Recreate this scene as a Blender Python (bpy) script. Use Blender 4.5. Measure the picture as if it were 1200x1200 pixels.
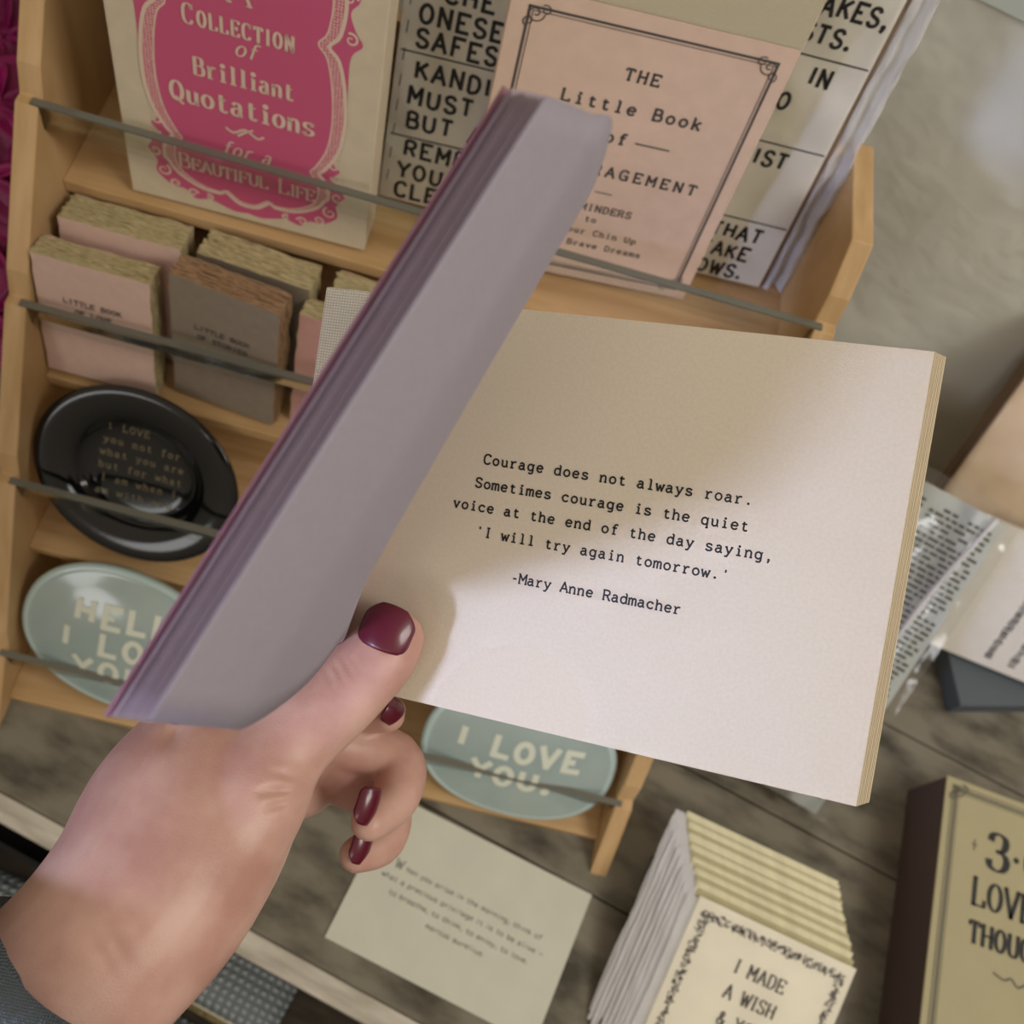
import bpy, bmesh, math, random
from mathutils import Vector, Matrix, noise
for o in list(bpy.data.objects): bpy.data.objects.remove(o, do_unlink=True)
SC = bpy.context.scene; COL = SC.collection
R_ = math.radians
# ---------------------------------------------------------------- camera
F_PX = 1200.0; CAM_H = 0.731
_d = Vector((-250, 580, 1200)).normalized()          # plumb line seen by the camera (x right, y down, z forward)
WZ = -_d
WX = Vector((1, .265, -(_d.x + .265*_d.y)/_d.z)).normalized()
WY = WZ.cross(WX)
ROT = Matrix((WX, WY, WZ))                            # camera axes -> world axes
CAM = Vector((0, 0, CAM_H))
def W(px, py, d): return CAM + ROT @ Vector(((px-600)/F_PX*d, (py-600)/F_PX*d, d))
cd = bpy.data.cameras.new('camera'); cam = bpy.data.objects.new('camera', cd); COL.objects.link(cam)
cd.sensor_width = 36; cd.lens = 36; cd.clip_start = .01; cd.clip_end = 20
m = Matrix((ROT @ Vector((1, 0, 0)), ROT @ Vector((0, -1, 0)), ROT @ Vector((0, 0, -1)))).transposed().to_4x4()
m.translation = CAM; cam.matrix_world = m
cd.dof.use_dof = True; cd.dof.focus_distance = .325; cd.dof.aperture_fstop = 15
SC.camera = cam
# ---------------------------------------------------------------- world, lights, exposure
wd = bpy.data.worlds.new('world'); SC.world = wd; wd.use_nodes = True
wd.node_tree.nodes['Background'].inputs[0].default_value = (1.0, .88, .64, 1)
wd.node_tree.nodes['Background'].inputs[1].default_value = .37
# bright round patches added to the surroundings to give glossy things glints
_nt = wd.node_tree; _bg = _nt.nodes['Background']; _tc = _nt.nodes.new('ShaderNodeTexCoord'); _last = None
for _dir, _r, _s in (((-.36, -.84, .40), 8, 5.0), ((.12, -.80, .59), 5, 6.0), ((.55, -.30, .78), 6, 4.0)):
    _v = Vector(_dir).normalized(); _dp = _nt.nodes.new('ShaderNodeVectorMath'); _dp.operation = 'DOT_PRODUCT'; _dp.inputs[1].default_value = _v
    _nt.links.new(_tc.outputs['Generated'], _dp.inputs[0]); _mr = _nt.nodes.new('ShaderNodeMapRange'); _mr.inputs['From Min'].default_value = math.cos(R_(_r*1.15)); _mr.inputs['From Max'].default_value = math.cos(R_(_r*.9)); _mr.inputs['To Max'].default_value = _s
    _nt.links.new(_dp.outputs['Value'], _mr.inputs['Value'])
    if _last is None: _last = _mr.outputs[0]
    else:
        _ad = _nt.nodes.new('ShaderNodeMath'); _nt.links.new(_last, _ad.inputs[0]); _nt.links.new(_mr.outputs[0], _ad.inputs[1]); _last = _ad.outputs[0]
_mx = _nt.nodes.new('ShaderNodeMix'); _mx.data_type = 'RGBA'; _mx.blend_type = 'ADD'; _mx.inputs[0].default_value = 1
_mx.inputs[6].default_value = (.385, .322, .244, 1); _cb = _nt.nodes.new('ShaderNodeCombineColor')
for _i in range(3): _nt.links.new(_last, _cb.inputs[_i])
_nt.links.new(_cb.outputs[0], _mx.inputs[7])
# the room is brighter above and behind the viewer than towards its far, low side
_dp = _nt.nodes.new('ShaderNodeVectorMath'); _dp.operation = 'DOT_PRODUCT'; _dp.inputs[1].default_value = Vector((-.22, -.42, .88)).normalized(); _nt.links.new(_tc.outputs['Generated'], _dp.inputs[0])
_mr = _nt.nodes.new('ShaderNodeMapRange'); _mr.inputs['From Min'].default_value = -.35; _mr.inputs['From Max'].default_value = 1; _mr.inputs['To Min'].default_value = .12; _mr.inputs['To Max'].default_value = 1.62; _nt.links.new(_dp.outputs['Value'], _mr.inputs['Value'])
_vs = _nt.nodes.new('ShaderNodeVectorMath'); _vs.operation = 'SCALE'; _vs.inputs[0].default_value = (.385, .322, .244); _nt.links.new(_mr.outputs[0], _vs.inputs['Scale']); _nt.links.new(_vs.outputs[0], _mx.inputs[6]); _nt.links.new(_mx.outputs[2], _bg.inputs[0]); _bg.inputs[1].default_value = .71
def area(name, loc, target, sx, sy, energy, col):
    l = bpy.data.lights.new(name, 'AREA'); l.shape = 'RECTANGLE'; l.size = sx; l.size_y = sy; l.energy = energy; l.color = col
    o = bpy.data.objects.new(name, l); COL.objects.link(o); o.location = loc
    o.rotation_euler = (Vector(target)-Vector(loc)).to_track_quat('-Z', 'Y').to_euler(); return o
key = area('window_light', (-1.02, -.95, .935), tuple(W(590, 845, .34)), .26, .26, .27, (.52, .62, .98)); key.data.spread = R_(15)
area('wall_wash_light', (1.0, -.15, 1.35), (.36, .56, .28), .7, .5, 9.5, (1.0, .96, .88))  # added lamp out of view that brightens the wall at right
SC.view_settings.view_transform = 'Standard'; SC.view_settings.look = 'None'
SC.view_settings.exposure = 0; SC.view_settings.gamma = 1; SC.view_settings.use_curve_mapping = False
# ---------------------------------------------------------------- materials
def lin(c):
    return tuple((x/12.92 if x <= .04045 else ((x+.055)/1.055)**2.4) for x in c)
def hexc(h): return lin(tuple(int(h[i:i+2], 16)/255 for i in (0, 2, 4)))
MATS = {}
def mat(name, col, rough=.6, var=.0, scale=200, stretch=(1, 1, 1), col2=None, bump=.0, bscale=None, metal=0, coat=0, sss=0, spec=.5, detail=4, lo=.35, hi=.65):
    if name in MATS: return MATS[name]
    M = bpy.data.materials.new(name); M.use_nodes = True; nt = M.node_tree; N = nt.nodes; L = nt.links
    b = N['Principled BSDF']; c = hexc(col)
    b.inputs['Base Color'].default_value = (*c, 1); b.inputs['Roughness'].default_value = rough; b.inputs['Metallic'].default_value = metal
    b.inputs['Coat Weight'].default_value = coat; b.inputs['Coat Roughness'].default_value = .05
    b.inputs['Specular IOR Level'].default_value = spec
    if sss:
        b.inputs['Subsurface Weight'].default_value = sss; b.inputs['Subsurface Radius'].default_value = (1, .35, .2); b.inputs['Subsurface Scale'].default_value = .004
    tc = N.new('ShaderNodeTexCoord'); mp = N.new('ShaderNodeMapping'); mp.inputs['Scale'].default_value = stretch
    L.new(tc.outputs['Object'], mp.inputs[0])
    if col2 or var:
        nz = N.new('ShaderNodeTexNoise'); nz.inputs['Scale'].default_value = scale; nz.inputs['Detail'].default_value = detail
        L.new(mp.outputs[0], nz.inputs['Vector'])
        rp = N.new('ShaderNodeValToRGB'); L.new(nz.outputs['Fac'], rp.inputs[0])
        c2 = hexc(col2) if col2 else tuple(max(0, x*(1-var)) for x in c)
        rp.color_ramp.elements[0].position = lo; rp.color_ramp.elements[1].position = hi
        rp.color_ramp.elements[0].color = (*c2, 1); rp.color_ramp.elements[1].color = (*c, 1)
        L.new(rp.outputs[0], b.inputs['Base Color'])
    if bump:
        n2 = N.new('ShaderNodeTexNoise'); n2.inputs['Scale'].default_value = bscale or scale; n2.inputs['Detail'].default_value = 3
        L.new(mp.outputs[0], n2.inputs['Vector'])
        bp = N.new('ShaderNodeBump'); bp.inputs['Strength'].default_value = bump; bp.inputs['Distance'].default_value = .001
        L.new(n2.outputs['Fac'], bp.inputs['Height']); L.new(bp.outputs[0], b.inputs['Normal'])
    MATS[name] = M; return M
def weave(name, col, col2, sx, sy, bump=.6, rough=.9, dist=.0006):
    M = mat(name, col, rough); nt = M.node_tree; N = nt.nodes; L = nt.links; b = N['Principled BSDF']
    tc = N.new('ShaderNodeTexCoord'); w = []
    for ax, s in (('X', sx), ('Y', sy)):
        t = N.new('ShaderNodeTexWave'); t.bands_direction = ax; t.inputs['Scale'].default_value = s; t.inputs['Distortion'].default_value = .8
        t.inputs['Detail'].default_value = 1; L.new(tc.outputs['Object'], t.inputs[0]); w.append(t)
    mx = N.new('ShaderNodeMath'); mx.operation = 'MULTIPLY'; L.new(w[0].outputs['Fac'], mx.inputs[0]); L.new(w[1].outputs['Fac'], mx.inputs[1])
    rp = N.new('ShaderNodeValToRGB'); rp.color_ramp.elements[0].color = (*hexc(col2), 1); rp.color_ramp.elements[1].color = (*hexc(col), 1)
    rp.color_ramp.elements[1].position = .6
    L.new(mx.outputs[0], rp.inputs[0]); L.new(rp.outputs[0], b.inputs['Base Color'])
    bp = N.new('ShaderNodeBump'); bp.inputs['Strength'].default_value = bump; bp.inputs['Distance'].default_value = dist
    L.new(mx.outputs[0], bp.inputs['Height']); L.new(bp.outputs[0], b.inputs['Normal'])
    return M
def clear(name, tint=(1, 1, 1), gloss=.10, rough=.08, bump=0, bscale=60, ior=1.45):
    M = bpy.data.materials.new(name); M.use_nodes = True; nt = M.node_tree; N = nt.nodes; L = nt.links; N.clear()
    out = N.new('ShaderNodeOutputMaterial'); mx = N.new('ShaderNodeMixShader'); t = N.new('ShaderNodeBsdfTransparent'); g = N.new('ShaderNodeBsdfGlossy')
    t.inputs[0].default_value = (*tint, 1); g.inputs['Roughness'].default_value = rough
    fr = N.new('ShaderNodeFresnel'); fr.inputs[0].default_value = ior
    ad = N.new('ShaderNodeMath'); ad.operation = 'ADD'; ad.inputs[1].default_value = gloss; ad.use_clamp = True
    L.new(fr.outputs[0], ad.inputs[0]); L.new(ad.outputs[0], mx.inputs[0]); L.new(t.outputs[0], mx.inputs[1]); L.new(g.outputs[0], mx.inputs[2]); L.new(mx.outputs[0], out.inputs[0])
    if bump:
        tc = N.new('ShaderNodeTexCoord'); nz = N.new('ShaderNodeTexNoise'); nz.inputs['Scale'].default_value = bscale; L.new(tc.outputs['Object'], nz.inputs['Vector'])
        bp = N.new('ShaderNodeBump'); bp.inputs['Strength'].default_value = bump; bp.inputs['Distance'].default_value = .004
        L.new(nz.outputs['Fac'], bp.inputs['Height']); L.new(bp.outputs[0], g.inputs['Normal']); L.new(bp.outputs[0], fr.inputs['Normal'])
    MATS[name] = M; return M
PAGE = mat('page_paper', 'dccfba', .75, var=.05, scale=900, bump=.15, bscale=2500, spec=.3)
PAGE_T = mat('shaded_page_paper', '9f96a1', .75, var=.04, scale=600, bump=.1, bscale=2000, spec=.3)  # page paper greyed so the shade on the arching page is in its colour
PAGE_F = mat('shaded_fan_paper', 'b09ea6', .8, var=.05, scale=600)  # same paper darkened to mauve for the shade between the fanned sheets
PAGE_E = mat('page_edges', 'd8c6a8', .85, col2='c8b595', scale=60, stretch=(1, 1, 60))
PAPER = mat('cream_paper', 'd6c8ad', .8, var=.08, scale=80)
WHITEP = mat('white_card', 'd5cfc4', .6, var=.05, scale=60)
PINKC = mat('pink_cover', 'dcbfa8', .6, var=.06, scale=90)
PINKE = mat('pink_cover_light', 'd9ada4', .5)
LINEN = weave('linen_cloth', 'e2d8bc', 'bdb08f', 300, 330, .7)
WOOD = mat('pine_wood', 'cdaa7c', .55, col2='bb9765', scale=14, stretch=(1, 9, 9), detail=5, bump=.08, bscale=40)
WOODV = mat('pine_wood_upright', 'cdaa7c', .55, col2='bb9765', scale=14, stretch=(9, 2, 1), detail=5, bump=.08, bscale=40)
TABLE = mat('weathered_tabletop', '80796a', .8, col2='433e32', scale=17, stretch=(1, 2.2, 1), detail=9, bump=.4, bscale=60, lo=.33, hi=.56)
TRIM = mat('whitewashed_wood', 'd2cbbd', .8, col2='aba293', scale=22, stretch=(1, 6, 6), detail=8, bump=.3, bscale=90)
DARKW = mat('dark_wood', '4a4032', .8, col2='2f281e', scale=20, stretch=(1, 6, 1))
WALL = mat('plaster_wall', 'dcddd4', .75, col2='cecfc6', scale=9, detail=3, bump=.9, bscale=30)
LEDGEM = mat('blue_grey_ledge', '9fa6a2', .7)
for _n in WALL.node_tree.nodes:
    if _n.type == 'BUMP': _n.inputs['Distance'].default_value = .0032
INK = mat('black_ink', '1b1a1c', .6)
INKG = mat('grey_ink', '55534c', .7)
INKB = mat('dark_grey_ink', '4a4645', .7)
ROSE = mat('rose_ink', 'cc5a80', .6)
ROSE2 = mat('hatched_rose_ink', 'bd4a6c', .6)
CREAMI = mat('cream_ink', 'e2c9b6', .6)
LPINK = mat('pale_pink_card', 'd8b8aa', .8, var=.06, scale=150)
MPINK = mat('dusty_pink_card', 'c39486', .8, var=.06, scale=150)
TAUPE = mat('taupe_card', '8f8171', .85, var=.1, scale=150)
DECK = mat('deckle_paper', 'c9bb92', .9, col2='a89a6e', scale=220, stretch=(1, 1, 5))
DECKB = mat('brown_deckle_paper', 'a98a68', .9, col2='8a6d4e', scale=220, stretch=(1, 1, 5))
DGLASS = mat('dark_glaze', '080b0e', .10, coat=.35, spec=.45)
BGLASS = mat('pale_blue_glaze', 'a3b2ae', .18, col2='98aaa8', scale=30, coat=.8)
BRIM = mat('pale_blue_rim', 'b5cbc9', .2, coat=.8)
GOLD = mat('gold_lettering', '857757', .5)
CREAML = mat('cream_lettering', 'd8dccb', .5)
CARDG = mat('grey_green_card', 'd3d2c2', .7, var=.05, scale=40)
CARDC = mat('cream_card', 'efe8d4', .6, var=.06, scale=40)
CARDE = mat('cream_card_edge', 'e3dcba', .8, var=.12, scale=120)
CARDM = mat('dim_card_edge', 'd0c79e', .8, var=.12, scale=120)
ENVE = mat('kraft_card_edge', 'bdb48c', .8, var=.12, scale=120)
BOXT = mat('olive_cream_card', 'aaa07c', .6, var=.04, scale=40)
BOXS = mat('mauve_box_side', '5f504c', .7)
SKIN = mat('skin', 'cfa697', .38, col2='bb8d7f', scale=48, detail=5, bump=.12, bscale=1500, sss=.12, spec=.4)
NAIL = mat('burgundy_nail', '5c0f25', .3, coat=.3)
KNIT = weave('grey_knit', 'b4bbbd', '6d7477', 46, 52, 1.0, dist=.003)
CUFF = weave('grey_sweater_knit', '6f777b', '4b5257', 420, 420, .8, dist=.001)
ZIP = mat('brass_zip', '8a7a4c', .5, col2='5f5330', scale=400)
BLACK = mat('gap_shade_black', '0c0e0f', .5)
PETAL = mat('magenta_petal', 'a30f6a', .5, col2='7a0a4c', scale=40)
LEAFD = mat('dark_leaf', '160d14', .7)
BLUEG = mat('blue_grey_card', '555c60', .7)
BROWNE = mat('brown_card_edge', '75604c', .7)
NEWS = mat('newsprint', 'd6d9d2', .7, var=.1, scale=30)
ACR = clear('clear_acrylic', (.95, .965, .95), .0, .06, ior=1.25)
ACRE = mat('acrylic_edge', '6b6a60', .25, coat=.4)
CELLO = clear('cellophane', (1, 1, 1), .02, .12, .5, 30, ior=1.22)
CELLE = mat('creased_glint_cellophane', 'eeedf0', .16, var=.10, scale=60, bump=.5, bscale=110, spec=.9, coat=.6)
_b = CELLE.node_tree.nodes['Principled BSDF']; _b.inputs['Alpha'].default_value = .60  # near-white base puts the film's highlights into its colour
# ---------------------------------------------------------------- mesh helpers
class MB:
    def __init__(s): s.v = []; s.f = []; s.m = []; s.mats = []
    def mi(s, M):
        if M not in s.mats: s.mats.append(M)
        return s.mats.index(M)
    def add(s, vs, fs, M):
        b = len(s.v); k = s.mi(M); s.v += [Vector(v) for v in vs]
        for f in fs: s.f.append([b+i for i in f]); s.m.append(k)
    def box(s, a, b, M, jit=0):
        x0, y0, z0 = a; x1, y1, z1 = b
        s.add([(x0, y0, z0), (x1, y0, z0), (x1, y1, z0), (x0, y1, z0), (x0, y0, z1), (x1, y0, z1), (x1, y1, z1), (x0, y1, z1)],
              [(0, 3, 2, 1), (4, 5, 6, 7), (0, 1, 5, 4), (1, 2, 6, 5), (2, 3, 7, 6), (3, 0, 4, 7)], M)
    def prism(s, pts, z0, z1, M, M2=None):
        n = len(pts)
        s.add([(*p, z0) for p in pts]+[(*p, z1) for p in pts], [tuple(range(n-1, -1, -1)), tuple(range(n, 2*n))], M)
        b = len(s.v)-2*n; k = s.mi(M2 or M)
        for i in range(n):
            j = (i+1) % n; s.f.append([b+i, b+j, b+n+j, b+n+i]); s.m.append(k)
    def quad(s, p, M): s.add(p, [tuple(range(len(p)))], M)
    def grid(s, rows, M, closed=False, flip=False):
        nr = len(rows); nc = len(rows[0]); b = len(s.v); k = s.mi(M)
        for r in rows: s.v += [Vector(p) for p in r]
        for i in range(nr-1):
            for j in range(nc if closed else nc-1):
                q = [b+i*nc+j, b+i*nc+(j+1) % nc, b+(i+1)*nc+(j+1) % nc, b+(i+1)*nc+j]
                s.f.append(q[::-1] if flip else q); s.m.append(k)
    def tube(s, pts, rads, M, n=10, cap=True):
        pts = [Vector(p) for p in pts]; rows = []
        ref = Vector((.31, .2, .93))
        for i, p in enumerate(pts):
            t = (pts[min(i+1, len(pts)-1)]-pts[max(i-1, 0)]).normalized()
            a = t.cross(ref).normalized(); c = t.cross(a)
            r = rads[i] if isinstance(rads, (list, tuple)) else rads
            rows.append([p+a*(r*math.cos(2*math.pi*k/n))+c*(r*math.sin(2*math.pi*k/n)) for k in range(n)])
        b = len(s.v); s.grid(rows, M, True); k = s.mi(M)
        if cap:
            s.f.append([b+i for i in range(n)][::-1]); s.m.append(k)
            e = b+(len(pts)-1)*n; s.f.append([e+i for i in range(n)]); s.m.append(k)
    def ribbon(s, pts, w, M, z=0, mp=None, contrast=1.0, closed=False):
        n = len(pts)
        if n < 2: return
        L = []; Rr = []
        for i in range(n):
            if closed: a = pts[(i-1) % n]; c = pts[(i+1) % n]
            else: a = pts[max(i-1, 0)]; c = pts[min(i+1, n-1)]
            tx, ty = c[0]-a[0], c[1]-a[1]; l = math.hypot(tx, ty) or 1e-9; tx /= l; ty /= l
            ww = w[i] if isinstance(w, list) else w
            ww *= contrast+(1-contrast)*abs(ty)**1.5
            mit = 1.0
            if 0 < i < n-1 or closed:
                bx, by = pts[i][0]-a[0], pts[i][1]-a[1]; bl = math.hypot(bx, by) or 1e-9
                cs = abs((bx*tx+by*ty)/bl); mit = min(1/max(cs, .45), 1.8)
            nx, ny = -ty*ww/2*mit, tx*ww/2*mit
            L.append((pts[i][0]+nx, pts[i][1]+ny)); Rr.append((pts[i][0]-nx, pts[i][1]-ny))
        f = mp or (lambda x, y: Vector((x, y, z)))
        b = len(s.v); k = s.mi(M)
        for p, q in zip(L, Rr): s.v.append(f(*p)); s.v.append(f(*q))
        for i in range(n if closed else n-1):
            j = (i+1) % n
            s.f.append([b+2*i+1, b+2*j+1, b+2*j, b+2*i]); s.m.append(k)
    def build(s, name, parent=None, smooth=False, bevel=0):
        me = bpy.data.meshes.new(name); me.from_pydata([tuple(v) for v in s.v], [], s.f)
        for M in s.mats: me.materials.append(M)
        me.polygons.foreach_set('material_index', s.m)
        if smooth: me.polygons.foreach_set('use_smooth', [True]*len(me.polygons))
        me.update(); o = bpy.data.objects.new(name, me); COL.objects.link(o)
        if parent: o.parent = parent
        if bevel:
            bv = o.modifiers.new('bevel', 'BEVEL'); bv.width = bevel; bv.segments = 2; bv.limit_method = 'ANGLE'
        return o
def empty(name, label, cat, mw=None, group=None):
    o = bpy.data.objects.new(name, None); COL.objects.link(o); o.empty_display_size = .02
    if mw is not None: o.matrix_world = mw
    return tag(o, label, cat, group)
def tag(o, label=None, cat=None, group=None, kind=None):
    if label: o['label'] = label
    if cat: o['category'] = cat
    if group: o['group'] = group
    if kind: o['kind'] = kind
    return o
def lab(o, l): o['label'] = l; return o
def lean_mw(x, y, z, yaw, lean):
    """local X = width, Y = up along the leaning face, Z = out of the face; lean measured from upright, top going back"""
    yaw, lean = R_(yaw), R_(lean); c, s = math.cos(yaw), math.sin(yaw)
    U = Vector((c, s, 0)); B = Vector((-s, c, 0)); V = B*math.sin(lean)+Vector((0, 0, 1))*math.cos(lean); N = U.cross(V)
    m = Matrix((U, V, N)).transposed().to_4x4(); m.translation = (x, y, z); return m
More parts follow.
